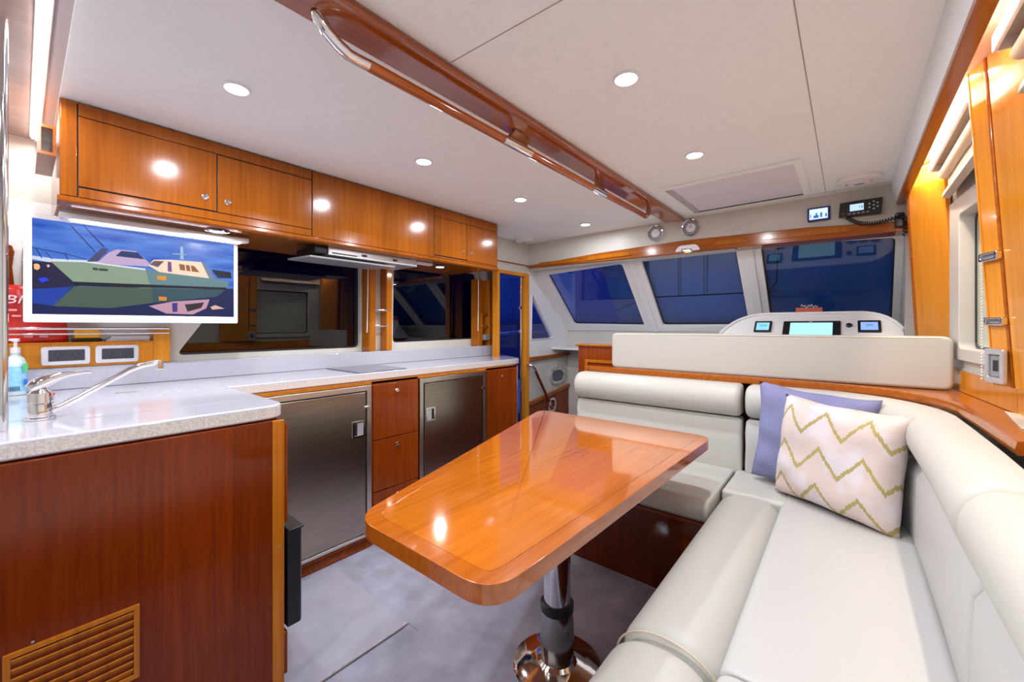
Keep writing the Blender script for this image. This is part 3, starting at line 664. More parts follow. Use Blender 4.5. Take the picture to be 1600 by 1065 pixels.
lathe('bottle', [(.026, .961), (.028, .965), (.028, 1.08), (.022, 1.10), (.012, 1.112), (.012, 1.12)], (-2.44, -.012, 0), (0, 0, 1), noisy(mat('clear_soap', (.55, .68, .72), .12, coat=.5), 20, .03), sp)
lathe('label', [(.0285, .975), (.0285, 1.07)], (-2.44, -.012, 0), (0, 0, 1), noisy(mat('blue_label', (.25, .55, .80), .4), 90, .15), sp)
prism('green_mark', [(.006, 1.05), (.018, 1.05), (.018, 1.08), (.006, 1.08)], XP(-2.411), 0, .001, mat('green_mark', (.05, .5, .15), .4), sp)
prism('blue_mark', [(.008, 1.00), (.018, 1.00), (.018, 1.02), (.008, 1.02)], XP(-2.411), 0, .001, mat('blue_mark', (.02, .12, .6), .4), sp)
for i in range(7): prism('barcode_bar', [(-.034+i*.005, .978), (-.032+i*.005, .978), (-.032+i*.005, .995), (-.034+i*.005, .995)], XP(-2.4105), 0, .001, BLK, sp)
lathe('pump', [(.013, 1.12), (.013, 1.14), (.005, 1.142), (.005, 1.162), (.011, 1.163), (.011, 1.175)], (-2.44, -.012, 0), (0, 0, 1), WPL, sp)
box('nozzle', -2.452, -2.428, -.045, -.005, 1.166, 1.174, WPL, sp, .002)
gp = tag(tube('grab_pole', [(-1.62, -.026, .961), (-1.62, -.026, 1.99)], .007, CHR, None, 12), 'thin chrome grab pole standing at the aft end of the worktop', 'pole')
fa = E('kitchen_tap', 'chrome mixer tap with a long swung spout on the worktop', 'tap', (-1.745, .036, .96))
lathe('base', [(.030, .9605), (.030, .966), (.026, .968)], (-1.745, .036, 0), (0, 0, 1), CHR, fa)
lathe('body', [(.0245, .968), (.0255, 1.005), (.0245, 1.007), (.0245, 1.009), (.026, 1.01), (.024, 1.035), (.015, 1.045), (.0005, 1.047)], (-1.745, .036, 0), (0, 0, 1), CHR, fa)
tube('lever', bez((-1.745, .018, 1.046), (-1.745, .055, 1.086), (-1.745, .135, 1.085), 9), [.014, .018, .018, .016, .014, .011, .009, .007, .006, .005], CHR, fa, 10, ry=None)
tube('spout', [(-1.745, .055, .982), (-1.745, .08, .994), (-1.745, .22, 1.084), (-1.745, .245, 1.095), (-1.745, .285, 1.103), (-1.745, .294, 1.102)], [.012, .009, .0085, .0085, .0085, .0085], CHR, fa, 10)
lathe('aerator', [(.010, 0), (.0105, .026), (.009, .028)], (-1.745, .292, 1.108), (0, 0, -1), CHR, fa, 14)
lathe('red_mark', [(.004, 0), (.003, .002)], (-1.728, .060, 1.030), (.6, .8, 0), RED, fa, 8)
# ================================================================ CEILING BEAM WITH HAND RAIL
bm_ = E('ceiling_beam', 'varnished teak ceiling plank running fore and aft', 'beam', (-.975, 1.6, 1.978))
box('plank', -1.038, -.905, .03, 3.03, 1.982, 2.0, W_BEAM, bm_, .006)
box('edge_moulding', -.921, -.901, .03, 3.03, 1.973, 1.984, W_BEAM, bm_, .004)
box('plate', -.965, -.925, 2.10, 2.20, 1.9795, 1.982, SLV, bm_, .0008)
hr = E('hand_rail', 'teak overhead hand rail with chrome brackets under the ceiling plank', 'rail', (-1.0, 1.5, 1.93))
XR = -.998
tube('rail', [(XR, .598, 1.925), (XR, 2.54, 1.925)], .016, W_BEAM, hr, 14)
for y, L in ((1.24, .085), (1.92, .07)):
    tube('bracket', [(XR, y-L, 1.925), (XR, y+L, 1.925)], .0172, CHR, hr, 14)
    prism('bracket_foot', [(y-L*.3, 1.981), (y+L*.3, 1.981), (y+L*.7, 1.935), (y-L*.7, 1.935)], XP(XR-.012), 0, .024, CHR, hr, bev=.003)
tube('end_bend', [(XR, .60, 1.925), (-1.000, .57, 1.925), (-1.003, .545, 1.928), (-1.000, .515, 1.937), (-.997, .485, 1.952), (-.996, .465, 1.97), (-.996, .46, 1.983)], .0155, CHR, hr, 14)
tube('end_bend', [(XR, 2.52, 1.925), (XR, 2.56, 1.93), (XR, 2.59, 1.95), (XR, 2.60, 1.981)], .0165, CHR, hr, 14)
# downlights
lbs = ['port side, nearest the camera over the island', 'port side, second from the camera', 'port side, third from the camera', 'port side, farthest, near the side door', 'starboard side, nearest over the table', 'starboard side, close to the ceiling hatch']
for (x, y), lb in zip(DOWN[:6], lbs):
    d = E('downlight', 'recessed round ceiling downlight, '+lb, 'light', (x, y, 1.99), 'ceiling downlights')
    lathe('rim', [(.040, 2.0), (.041, 1.996), (.039, 1.992), (.034, 1.993), (.033, 1.999)], (x, y, 0), (0, 0, 1), WPL, d)
    lathe('lens', [(.0335, 1.9952), (.0005, 1.9935)], (x, y, 0), (0, 0, 1), LAMP, d)
# ceiling discs
for x, y, r, lb in ((-2.22, 2.86, .085, 'white round ceiling speaker near the side door'), (.045, 2.80, .093, 'white round ceiling speaker above the radio')):
    d = E('ceiling_speaker', lb, 'speaker', (x, y, 1.98), 'round ceiling speakers')
    lathe('rim', [(r, 2.0), (r, 1.986), (r*.93, 1.976), (r*.6, 1.973), (r*.58, 1.985)], (x, y, 0), (0, 0, 1), WHITE, d, 32)
    lathe('centre', [(r*.57, 1.985), (r*.5, 1.970), (r*.2, 1.966), (.0005, 1.966)], (x, y, 0), (0, 0, 1), WPL, d, 32)
    box('badge', x-.02, x+.02, y-.012, y+.006, 1.9645, 1.9662, mat('blue_badge', (.12, .22, .5), .4), d)
# hatch
ha = E('ceiling_hatch', 'rectangular ceiling hatch with a pleated grey blind', 'hatch', (-.5, 2.6, 1.985))
ring('frame', [(-.835, 2.30), (-.165, 2.30), (-.165, 2.925), (-.835, 2.925)], [(-.80, 2.33), (-.20, 2.33), (-.20, 2.895), (-.80, 2.895)], ZP(2.0), -.012, 0, CEIL, ha, bev=.003)
prism('blind', [(-.80, 2.33), (-.20, 2.33), (-.20, 2.895), (-.80, 2.895)], ZP(1.9935), 0, .002, noisy(mat('blind_mesh', (.74, .73, .82), .8), 3, .06, stretch=(1, 40, 1)), ha)
box('blind_rail', -.80, -.765, 2.33, 2.895, 1.986, 1.9925, SLV, ha, .002); box('blind_catch', -.792, -.772, 2.57, 2.63, 1.980, 1.987, CHR, ha, .002)
box('front_shadow_gap', -.80, -.20, 2.893, 2.899, 1.985, 1.99, BLK, ha)
# header instruments
HP = YP(3.06)
for x, z, r, lb, k in ((-1.118, 1.922, .062, 'round chrome-rimmed barometer above the windscreen, left of the clock', 0), (-.865, 1.925, .064, 'round chrome-rimmed clock above the windscreen, right of the barometer', 1)):
    t = E('clock' if k else 'barometer', lb, 'clock' if k else 'barometer', (x, 3.05, z-r))
    lathe('bezel', [(r, 0), (r, .014), (r*.93, .024), (r*.84, .022), (r*.80, .012), (r*.8, 0)], (x, 3.0595, z), (0, -1, 0), CHR, t, 32)
    lathe('chapter_ring', [(r*.8, .013), (r*.5, .0132)], (x, 3.06, z), (0, -1, 0), GRY, t, 32)
    lathe('dial', [(r*.5, .0135), (.0005, .0138)], (x, 3.06, z), (0, -1, 0), WPL, t, 24)
    fp_ = YP(3.0458)
    for i in range(12):
        q = math.pi/6*i; c_, s_ = math.cos(q), math.sin(q)
        prism('hour_mark', [(x+c_*r*.58-s_*.001, z+s_*r*.58+c_*.001), (x+c_*r*.74-s_*.001, z+s_*r*.74+c_*.001), (x+c_*r*.74+s_*.001, z+s_*r*.74-c_*.001), (x+c_*r*.58+s_*.001, z+s_*r*.58-c_*.001)], YP(3.0462), 0, .0004, WPL, t)
    for q, L in ((1.5, .6), (2.3, .38)) if k else ((.6, .5),):
        c_, s_ = math.cos(q)*r, math.sin(q)*r
        prism('hand', [(x-.002, z), (x+.002, z), (x+c_*L+.0006, z+s_*L), (x+c_*L-.0006, z+s_*L)], YP(3.0455), 0, .0005, BLK, t)
dp = E('display', 'small bright display with blue rim on the header beside the radio', 'display', (-.136, 3.05, 1.853))
prism('housing', rrect(-.190, -.080, 1.852, 1.934, .006), HP, 0, .022, mat('blue_rim', (.01, .02, .25), .3), dp, bev=.003)
ds = prism('screen', [(-.180, 1.863), (-.092, 1.863), (-.092, 1.924), (-.180, 1.924)], HP, .0222, .0226, emis('display_glow', (215, 240, 255), K*1.2), dp)
for x0, x1, z0, z1 in ((-.176, -.172, 1.874, 1.895), (-.160, -.135, 1.870, 1.886), (-.128, -.118, 1.872, 1.90), (-.104, -.096, 1.872, 1.892), (-.150, -.142, 1.886, 1.90)):
    prism('chart_bar', [(x0, z0), (x1, z0), (x1, z1), (x0, z1)], HP, .0227, .0229, emis('blue_bar', (60, 110, 190), K), ds)
rd = E('marine_radio', 'black marine radio with a lit display and coiled handset cord', 'radio', (.05, 3.04, 1.85))
prism('body', [(-.042, 1.852), (.142, 1.846), (.148, 1.934), (-.036, 1.932)], HP, 0, .045, BLK, rd, bev=.005)
rs = prism('screen', [(.008, 1.876), (.068, 1.876), (.068, 1.914), (.008, 1.914)], HP, .0452, .0456, emis('radio_glow', (190, 220, 255), K*1.2), rd)
text('digits', '16', HP, .055, 1.896, .022, emis('digit', (20, 40, 90), K), rs, .046)
for i in range(5): prism('key', [(.0+i*.02, 1.858), (.012+i*.02, 1.858), (.012+i*.02, 1.866), (.0+i*.02, 1.866)], HP, .045, .047, GRY, rd)
for i, (x, z) in enumerate(((.092, 1.885), (.092, 1.905), (.11, 1.895), (.11, 1.915), (.11, 1.875), (.126, 1.885), (.126, 1.905))): lathe('button', [(.005, 0), (.004, .003), (.0005, .003)], (x, 3.0148, z), (0, -1, 0), SLV, rd, 8)
lathe('red_button', [(.005, 0), (.004, .003), (.0005, .003)], (-.022, 3.0148, 1.868), (0, -1, 0), RED, rd, 8)
def coil(p0, p1, p2, turns, r, n=10):
    base = bez(p0, p1, p2, turns*n); R = []
    for i, p in enumerate(base):
        p = V(p); t = (V(base[min(i+1, len(base)-1)])-V(base[max(i-1, 0)])).normalized(); a = t.orthogonal().normalized()
        a = (V((0, 1, 0))-t*t.y).normalized(); b = t.cross(a); q = 2*math.pi*i/n
        R.append(tuple(p+(a*math.cos(q)+b*math.sin(q))*r))
    return R
tube('cord', coil((-.005, 3.03, 1.85), (.06, 3.0, 1.76), (.205, 2.98, 1.805), 22, .009), .0028, BLK, rd, 6)
mc = prism('handset', rrect(.195, .232, 1.755, 1.83, .008), YP(3.0), -.02, .012, BLK, rd, bev=.004)
tube('cord', coil((.205, 2.98, 1.80), (.24, 2.98, 1.84), (.232, 2.97, 1.70), 12, .009), .0028, BLK, rd, 6)
# ================================================================ SIDE PANEL FITTINGS
ph = E('porthole', 'oval stainless porthole on the cream panel by the stairs', 'porthole', (-2.32, 3.53, .62))
ov = lambda a, b, k=28, e=.75: [(3.54+a*math.copysign(abs(math.cos(q))**e, math.cos(q)), .715+b*math.copysign(abs(math.sin(q))**e, math.sin(q))) for q in [2*math.pi*i/k for i in range(k)]]
ring('rim', ov(.135, .085), ov(.105, .058), SW, 0, .02, CHR, ph, bev=.004)
prism('glass', ov(.105, .058), SW, .001, .006, noisy(mat('porthole_glass', (.05, .06, .12), .08, coat=1), 5, .1), ph)
for a, b in ((-.125, .0), (-.10, .06), (-.10, -.06), (.10, .065), (.10, -.065), (0, .083), (0, -.083), (.13, 0)):
    lathe('clamp', [(.014, 0), (.014, .024), (.009, .028), (.0005, .028)], (-2.328, 3.54+a, .715+b), (1, 0, 0), CHR, ph, 12)
ph2 = tag(ring('porthole', [(3.42+(a-3.54)*.7, .43+(b-.715)*.9) for a, b in ov(.1, .08)], [(3.42+(a-3.54)*.7, .43+(b-.715)*.9) for a, b in ov(.07, .055)], PL((-2.318, 0, 0), (0, 1, 0), (0, 0, 1), (1, 0, 0)), 0, .02, CHR, None, bev=.003), 'lower stainless porthole rim beside the foot of the stair rail', 'porthole')
st = E('stair_rail', 'dark wooden stair hand rail with chrome ends on the cream panel', 'rail', (-2.27, 3.2, .5))
tube('rail', [(-2.27, 3.08, .82), (-2.27, 3.33, .47)], .014, W_SOF, st, 10)
tube('end', [(-2.33, 3.03, .865), (-2.29, 3.035, .86), (-2.27, 3.05, .85), (-2.27, 3.09, .807)], .016, CHR, st, 10)
tube('end', [(-2.27, 3.32, .484), (-2.27, 3.335, .45), (-2.29, 3.335, .44), (-2.325, 3.335, .44)], .016, CHR, st, 10)
rl = tag(tube('deck_rail', [(-2.98, 2.75, .341), (-2.92, 3.1, 1.05), (-2.9, 3.2, 1.14), (-2.9, 3.6, 1.16), (-2.9, 4.4, 1.16), (-2.9, 4.45, .341)], .014, CHR, None, 10), 'chrome tube rail on the side deck outside the door', 'rail')
S(box('floor_side_deck', -4.2, -2.70, 1.5, 6, .30, .34, WHITE))
# ================================================================ HELM
hc = E('helm_cabinet', 'teak cabinet left of the helm seat back with a raised panel', 'cabinet', (-1.2, 2.6, 0))
box('body', -1.52, -.2, 2.60, 2.72, 0, 1.078, W_LOW, hc, .002)
box('top_board', -1.535, -.62, 2.585, 2.76, 1.079, 1.094, W_MID, hc, .004)
ring('panel_frame', [(-1.462, .60), (-1.17, .60), (-1.17, .985), (-1.462, .985)], [(-1.44, .62), (-1.19, .62), (-1.19, .963), (-1.44, .963)], YP(2.60), 0, .012, W_MID, hc, bev=.003)
prism('raised_panel', [(-1.43, .63), (-1.2, .63), (-1.2, .953), (-1.43, .953)], YP(2.60), 0, .005, W_LOW, hc, bev=.002)
hs = E('helm_seat_back', 'long cream leather helm seat back above the teak shelf', 'seat', (-.45, 2.56, .96))
HB = prism('cushion', rpoly([(-1.212, .9485), (.345, .9485), (.345, 1.178), (-1.212, 1.178)], .035, 6), YP(2.53), -.055, .03, LEA, hs, bev=.016, seg=3)
tube('piping', [(-1.18, 2.502, 1.170), (-.4, 2.500, 1.171), (.31, 2.502, 1.170)], .0022, PIPE, hs, 6)
con = E('helm_console', 'white arched helm console with lit screens behind the helm seat', 'console', (-.2, 3.15, .9))
HP2 = PL((0, 3.22, 1.22), (1, 0, 0), (0, .75, .66), (0, -.66, .75))
arch = [(-.76, -.42), (-.70, -.08)]+bez((-.68, -.04), (-.60, .12), (-.43, .128), 8)+bez((.06, .128), (.19, .12), (.245, -.03), 8)+[(.27, -.42)]
prism('moulding', arch, HP2, -.26, 0, WHITE, con, bev=.008)
tube('rim', [HP2(a, b, .004) for a, b in arch[1:-1]], .010, WHITE, con, 10)
def screen(x0, x1, s0, s1, glow, txt=None):
    h_ = prism('screen_housing', rrect(x0, x1, s0, s1, .004), HP2, 0, .012, BLK, con, bev=.002)
    dx = (x1-x0)*.13; sc_ = prism('screen', [(x0+dx, s0+.012), (x1-dx, s0+.012), (x1-dx, s1-.018), (x0+dx, s1-.018)], HP2, .0122, .0126, emis('helm_glow', glow, K*1.1), h_)
    if txt: text('digits', txt, HP2, (x0+x1)/2, (s0+s1)/2+.004, .026, emis('digit', (20, 60, 140), K), sc_, .013, sx_=.9)
screen(-.495, -.395, -.06, .045, (150, 225, 250), '1076')
screen(-.33, -.035, -.20, .042, (185, 245, 245))
prism('mark', rrect(-.193, -.177, .031, .035, .0015), HP2, .0124, .0128, WPL, con)
screen(.045, .15, -.055, .045, (150, 185, 250), '203')
lathe('switch', [(.015, 0), (.015, .012), (.011, .016), (.0005, .016)], HP2(.005, .005, 0), tuple(HP2.n), BLK, con, 16)
for i, (x, s_, r_) in enumerate(((-.60, -.12, .03), (-.55, -.2, .045), (-.42, -.15, .03), (-.38, -.25, .04), (.02, -.13, .032), (.085, -.13, .03), (.15, -.12, .03), (.06, -.22, .045), (.16, -.22, .045), (-.25, -.28, .045), (-.14, -.28, .045), (-.02, -.30, .03), (-.46, -.32, .045), (.2, -.33, .04))):
    g_ = lathe('gauge', [(r_, 0), (r_, .006), (r_*.86, .008), (r_*.84, .002), (.0005, .002)], HP2(x, s_, 0), tuple(HP2.n), mat('gauge_face', (.01, .012, .03), .15, coat=1) if i == 0 else bpy.data.materials['gauge_face'], con, 20)
    ring('gauge_rim', [(x+r_*math.cos(q), s_+r_*math.sin(q)) for q in [2*math.pi*k/20 for k in range(20)]], [(x+r_*.88*math.cos(q), s_+r_*.88*math.sin(q)) for q in [2*math.pi*k/20 for k in range(20)]], HP2, .006, .010, CHR, g_)
S(box('wall_front_ledge', -.62, .30, 3.30, 3.75, 1.05, 1.07, WHITE))
cp = E('compass', 'black dome compass on the dash behind the console', 'compass', (-.15, 3.34, 1.07))
lathe('base', [(.07, 1.0705), (.065, 1.12), (.05, 1.16)], (-.15, 3.57, 0), (0, 0, 1), BLK, cp); lathe('dome', [(.05, 1.16), (.045, 1.20), (.03, 1.225), (.0005, 1.235)], (-.15, 3.57, 0), (0, 0, 1), mat('smoked_dome', (.01, .01, .02), .05, coat=1), cp)
fl = E('orange_slab', 'small orange card with white script behind the console', 'slab', (-.2, 3.47, 1.07))
prism('slab', [(-.285, 1.0705), (-.135, 1.0705), (-.135, 1.352), (-.285, 1.352)], YP(3.495), -.006, .0, mat('slab_orange', (.65, .10, .02), .4), fl)  # thin upright orange slab, a white wavy line goes with it
tube('script', [(-.255+i*.0035, 3.49, 1.362+.010*math.sin(i*1.15)+.006*math.sin(i*.5)) for i in range(28)], .0022, WPL, fl, 6)
# ================================================================ SOFA
so = E('dinette_sofa', 'cream leather L-shaped dinette sofa on a teak base', 'sofa', (-.1, 1.6, 0))
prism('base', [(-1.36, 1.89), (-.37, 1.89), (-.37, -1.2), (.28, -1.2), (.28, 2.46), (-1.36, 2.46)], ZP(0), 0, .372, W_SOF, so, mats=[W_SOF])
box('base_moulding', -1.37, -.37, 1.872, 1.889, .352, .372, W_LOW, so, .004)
lathe('rimmed_disc', [(.034, 0), (.034, .006), (.027, .006), (.025, -.002), (.0005, -.002)], (-.55, 1.8895, .24), (0, -1, 0), W_LOW, so, 20)  # raised round rim with a sunk centre on the base front
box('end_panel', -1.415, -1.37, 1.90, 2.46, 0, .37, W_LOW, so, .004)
def rp(x0, x1, z0, z1, r, k=5): return rrect(x0, x1, z0, z1, r, k)
# far seat
s1 = sweep('seat', [(-1.355, 2.42), (-.458, 2.42)], [(-o_, z) for o_, z in rp(0, .575, .374, .475, .042)], LEA, so, endround=.02)
tube('piping', [(-1.33, 1.849, .40), (-.48, 1.849, .40)], .0022, PIPE, s1, 6)
# corner seat and long seat along the right side: panel + front bolster
def bol(x0, xs, bulge=0):   # bolster cross-section (x,z) -> rounded roll over the seat edge
    P = []
    w2 = (xs-x0)
    for i in range(21):
        q = math.pi*(1.18-1.18*i/20)
        P.append((x0+w2/2+math.cos(q)*w2/2*1.0, .395+math.sin(q)*(.088+bulge)))
    P += [(xs, .35), (x0+.05, .31)]
    return P
def bols(name, y0, y1, par, er=.05):
    P = bol(-.455, -.205)
    # path along +y: left normal is -x
    return sweep(name, [(0, y0), (0, y1)], [(-x, z) for x, z in P], LEA, par, endround=er, ne=6)
s2 = E('x', 'x', 'x', (0, 0, 0)); bpy.data.objects.remove(s2)
bo1 = bols('bolster', .975, 2.06, so, .05)
bo2 = bols('bolster', -.6, .968, so, .05)
seat2 = sweep('seat', [(-.03, .975), (-.03, 2.40)], [(-x, z) for x, z in rp(-.19, .22, .374, .478, .03)], LEA2, so, endround=.015)
seat3 = sweep('seat', [(-.03, -.6), (-.03, .968)], [(-x, z) for x, z in rp(-.19, .22, .374, .478, .03)], LEA2, so, endround=.015)
box('corner_seat', -.452, -.19, 2.055, 2.41, .374, .474, LEA, so, .022, 4)
def tubeP(pts, par): return tube('piping', pts, .0026, PIPE, par, 6)
tubeP([(-.195, 1.0, .462), (-.193, 1.5, .463), (-.195, 2.02, .464)], bo1)
arcb = [(x, .972, z) for x, z in bol(-.455, -.205)[3:20]]
tubeP(arcb, bo1)
# backs: profile (offset towards the seat is positive), z
def back_lower(d0, d1): return [(0, .455), (d1*1.0, .455), (d1*1.02, .50), (d1*1.0, .60), (d1*.95, .70), (d1*.72, .743), (0, .745)]
def back_upper(d): 
    P = [(0, .752)]
    for i in range(11):
        q = -math.pi/2+math.pi*i/10; P.append((d*.45+math.cos(q)*d*.55, .834+math.sin(q)*.084))
    P += [(0, .918)]
    return P
farp = [(-.425, 2.46), (-1.405, 2.46)]          # path direction -x : left normal = -y (towards the seat)
fb = sweep('back_lower', farp, back_lower(0, .085), LEA, so, endround=.022)
fu = sweep('back_roll', farp, back_upper(.135), LEA, so, endround=.03, ne=5)
# corner run: from rear, round the corner and down the right side. path must keep the seat on its left
cr = [(.285, .0+i*.18) for i in range(7)]
cr = [(.285, 1.185), (.288, 1.5), (.285, 1.80)]+bez((.28, 2.02), (.24, 2.38), (-.08, 2.45), 10)+[(-.25, 2.458), (-.405, 2.46)]
c_low = sweep('back_lower', cr, back_lower(0, .105), LEA2, so, endround=.022)
c_up = sweep('back_roll', cr, back_upper(.125), LEA, so, endround=.03, ne=5)
nr = [(.30, -.6), (.292, .3), (.285, 1.175)]
sweep('back_lower', nr, back_lower(0, .105), LEA2, so, endround=.022); sweep('back_roll', nr, back_upper(.125), LEA, so, endround=.03, ne=5)
# teak capping shelf behind the backs
inner = [(.327, -1.2), (.322, .6), (.318, 1.49), (.312, 1.80)]+bez((.305, 2.05), (.26, 2.40), (-.06, 2.455), 10)+[(-.40, 2.468), (-1.35, 2.478)]
outer = [(-1.36, 2.587), (.33, 2.587), (.36, 2.66), (.36, 2.72), (.419, 1.95), (.458, 1.0), (.49, -1.2)]
sf = tag(prism('capping_shelf', inner+outer, ZP(0), .922, .947, W_TRIMX, None, bev=.003), 'curved teak capping shelf behind the sofa backs', 'shelf')
sweep('nosing', inner[2:]+[(-1.385, 2.50)], [(-.004, .918), (.012, .918), (.016, .930), (.012, .950), (-.004, .953)], W_TRIM, sf)
prism('pad', [(.355, 1.70), (.405, 1.62), (.415, 1.95), (.385, 2.0)], ZP(0), .9472, .951, BLIND, sf, bev=.001)
for k, (p, q) in enumerate((((.349, 2.70), (.404, 1.97)), ((.404, 1.965), (.44, 1.0)), ((.44, .995), (.475, -1.2)))):
    S(prism('trim_%d' % (15+k), [p, q, (q[0]+.012, q[1]), (p[0]+.012, p[1])], ZP(0), .948, 1.035, W_POST, bev=.002))
S(prism('trim_18', [(.36, 2.70), (.404, 1.96), (.44, 1.0), (.475, -1.2), (.50, -1.2), (.46, 1.0), (.42, 1.92), (.368, 2.70)], ZP(1.0352), 0, .01, WALL))
# ---------------------------------------------------------------- cushions
def uvmat(name, base, zig=None):
    m = mat(name, base, .85, spec=.2); n = m.node_tree; b = n.nodes['Principled BSDF']; L = n.links.new
    uv = n.nodes.new('ShaderNodeUVMap'); s_ = n.nodes.new('ShaderNodeSeparateXYZ'); L(uv.outputs[0], s_.inputs[0])
    def M(op, a, b_=None, c=None):
        x = n.nodes.new('ShaderNodeMath'); x.operation = op
        for i, v_ in enumerate((a, b_, c)):
            if v_ is None: continue
            if isinstance(v_, (int, float)): x.inputs[i].default_value = v_
            else: L(v_, x.inputs[i])
        return x.outputs[0]
    # ikat fuzz: streaks along v that shift the line up and down
    mp = n.nodes.new('ShaderNodeMapping'); mp.inputs['Scale'].default_value = (90, 3, 1); L(uv.outputs[0], mp.inputs[0])
    no = n.nodes.new('ShaderNodeTexNoise'); no.inputs['Scale'].default_value = 1; no.inputs['Detail'].default_value = 3; L(mp.outputs[0], no.inputs[0])
    fz = M('MULTIPLY', M('SUBTRACT', no.outputs[0], .5), .07)
    u, v_ = s_.outputs[0], s_.outputs[1]
    tri_ = M('PINGPONG', M('ADD', M('MULTIPLY', u, 6.2), .15), 1.0)
    d = M('SUBTRACT', M('ADD', v_, fz), M('MULTIPLY', tri_, .22))
    pp = M('PINGPONG', M('ADD', d, -.02), .165)
    ln = M('LESS_THAN', pp, .022)
    mx = n.nodes.new('ShaderNodeMix'); mx.data_type = 'RGBA'; L(ln, mx.inputs[0])
    no2 = n.nodes.new('ShaderNodeTexNoise'); no2.inputs['Scale'].default_value = 3.2; L(uv.outputs[0], no2.inputs[0])
    rr = n.nodes.new('ShaderNodeValToRGB'); rr.color_ramp.elements[0].position = .46; rr.color_ramp.elements[1].position = .56
    rr.color_ramp.elements[0].color = (.66, .54, .50, 1); rr.color_ramp.elements[1].color = (.68, .62, .64, 1); L(no2.outputs[0], rr.inputs[0])
    L(rr.outputs[0], mx.inputs[6]); mx.inputs[7].default_value = zig
    L(mx.outputs[2], b.inputs['Base Color'])
    return m
def cushion(name, o_, u, v_, W, Hh, T, m, label, seed, group=None):
    rnd = random.Random(seed); N = 28
    u = V(u).normalized(); v_ = V(v_).normalized(); v_ = (v_-u*v_.dot(u)).normalized(); n_ = u.cross(v_)
    vs_ = []; fs = []; uvs = []
    ph_ = [rnd.uniform(0, 6) for _ in range(8)]
    for side in (1, -1):
        for j in range(N+1):
            for i in range(N+1):
                a = i/N*2-1; b = j/N*2-1
                pin = 1-.075*(1-b*b)*abs(a)**5+.008*math.sin(8*b+ph_[5])*abs(a)**9
                pinb = 1-.07*(1-a*a)*abs(b)**5+.008*math.sin(7*a+ph_[6])*abs(b)**9
                th = T/2*((1-a**4)*(1-b**4))**.55
                ed_ = (1-a**6)*(1-b**6)
                rad = math.hypot(a, b)
                wr = (.0045*math.sin(6*a+3*b+ph_[0])*math.sin(5*b-2*a+ph_[1])+.003*math.sin(13*a*b+ph_[2])+.0025*math.sin(17*(a-b)+ph_[4])*max(0, b*-a))*ed_
                fold = .006*math.sin(9*math.atan2(b, a)+ph_[3]+2*rad)*min(1, rad**3)*ed_
                p = V(o_)+u*(a*W/2*pin)+v_*(Hh/2+b*Hh/2*pinb)+n_*side*(th+wr+fold)
                vs_.append(tuple(p)); uvs.append(((a+1)/2, (b+1)/2))
    q = (N+1)**2
    for s_ in (0, 1):
        for j in range(N):
            for i in range(N):
                p0 = s_*q+j*(N+1)+i; fs.append([p0, p0+1, p0+N+2, p0+N+1])
    me_o = obj(name, vs_, fs, m, smooth=True)
    ul = me_o.data.uv_layers.new(name='UVMap')
    for lp in me_o.data.loops: ul.data[lp.index].uv = uvs[lp.vertex_index]
    bmx = bmesh.new(); bmx.from_mesh(me_o.data); bmesh.ops.remove_doubles(bmx, verts=bmx.verts, dist=.0006); bmesh.ops.recalc_face_normals(bmx, faces=bmx.faces); bmx.to_mesh(me_o.data); bmx.free()
    return tag(me_o, label, 'cushion', group)
cushion('cushion', (-.150, 2.245, .480), (.93, -.20, -.07), (.05, .04, 1), .45, .46, .12, LILAC, 'plain lilac blue cushion tucked behind the zigzag cushion', 3)
cushion('cushion', (-.058, 2.07, .472), (.87, -.49, -.03), (.07, .12, 1), .46, .44, .17, uvmat('zigzag_fabric', (.8, .7, .66), (.42, .35, .14, 1)), 'cream cushion with gold zigzag stripes leaning in the sofa corner', 5)
# ================================================================ TABLE
tb = E('dinette_table', 'high-gloss teak dinette table on a chrome pedestal', 'table', (-.81, 1.23, 0))
TP_ = rpoly([(-1.0, .56), (-.513, .56), (-.472, 2.0), (-1.432, 2.0)], .085, 8)
def inset(P, d):
    cx = sum(p[0] for p in P)/len(P); cy = sum(p[1] for p in P)/len(P); R = []; n = len(P)
    for i in range(n):
        a, b = V(P[i-1]), V(P[(i+1) % n]); t = (b-a).normalized(); nn_ = V((-t.y, t.x))
        if nn_.dot(V((cx, cy))-V(P[i])) < 0: nn_ = -nn_
        R.append(tuple(V(P[i])+nn_*d))
    return R
te = ring('edge_band', TP_, inset(TP_, .045), ZP(0), .678, .720, W_TABE, tb, bev=0)
bevel(te, .012, 4, .9)
prism('tabletop', inset(TP_, .0448), ZP(0), .680, .7202, W_TAB, tb)
lathe('column', [(.048, .20), (.048, .672)], (-.81, 1.235, 0), (0, 0, 1), CHR, tb, 36)
lathe('mount', [(.11, .678), (.11, .668), (.055, .660), (.050, .655)], (-.81, 1.235, 0), (0, 0, 1), CHR, tb, 36)
lathe('collar', [(.050, .232), (.060, .228), (.060, .205), (.056, .20)], (-.81, 1.235, 0), (0, 0, 1), BLK, tb, 36)
lathe('sleeve', [(.057, .02), (.060, .05), (.062, .10), (.060, .17), (.055, .204), (.05, .21)], (-.81, 1.235, 0), (0, 0, 1), noisy(mat('satin_chrome', (.42, .41, .40), .16, 1), 3, .05), tb, 36)
lathe('foot', [(.155, .0005), (.158, .006), (.145, .012), (.115, .014), (.10, .018), (.07, .021), (.058, .03)], (-.81, 1.235, 0), (0, 0, 1), CHR, tb, 48)
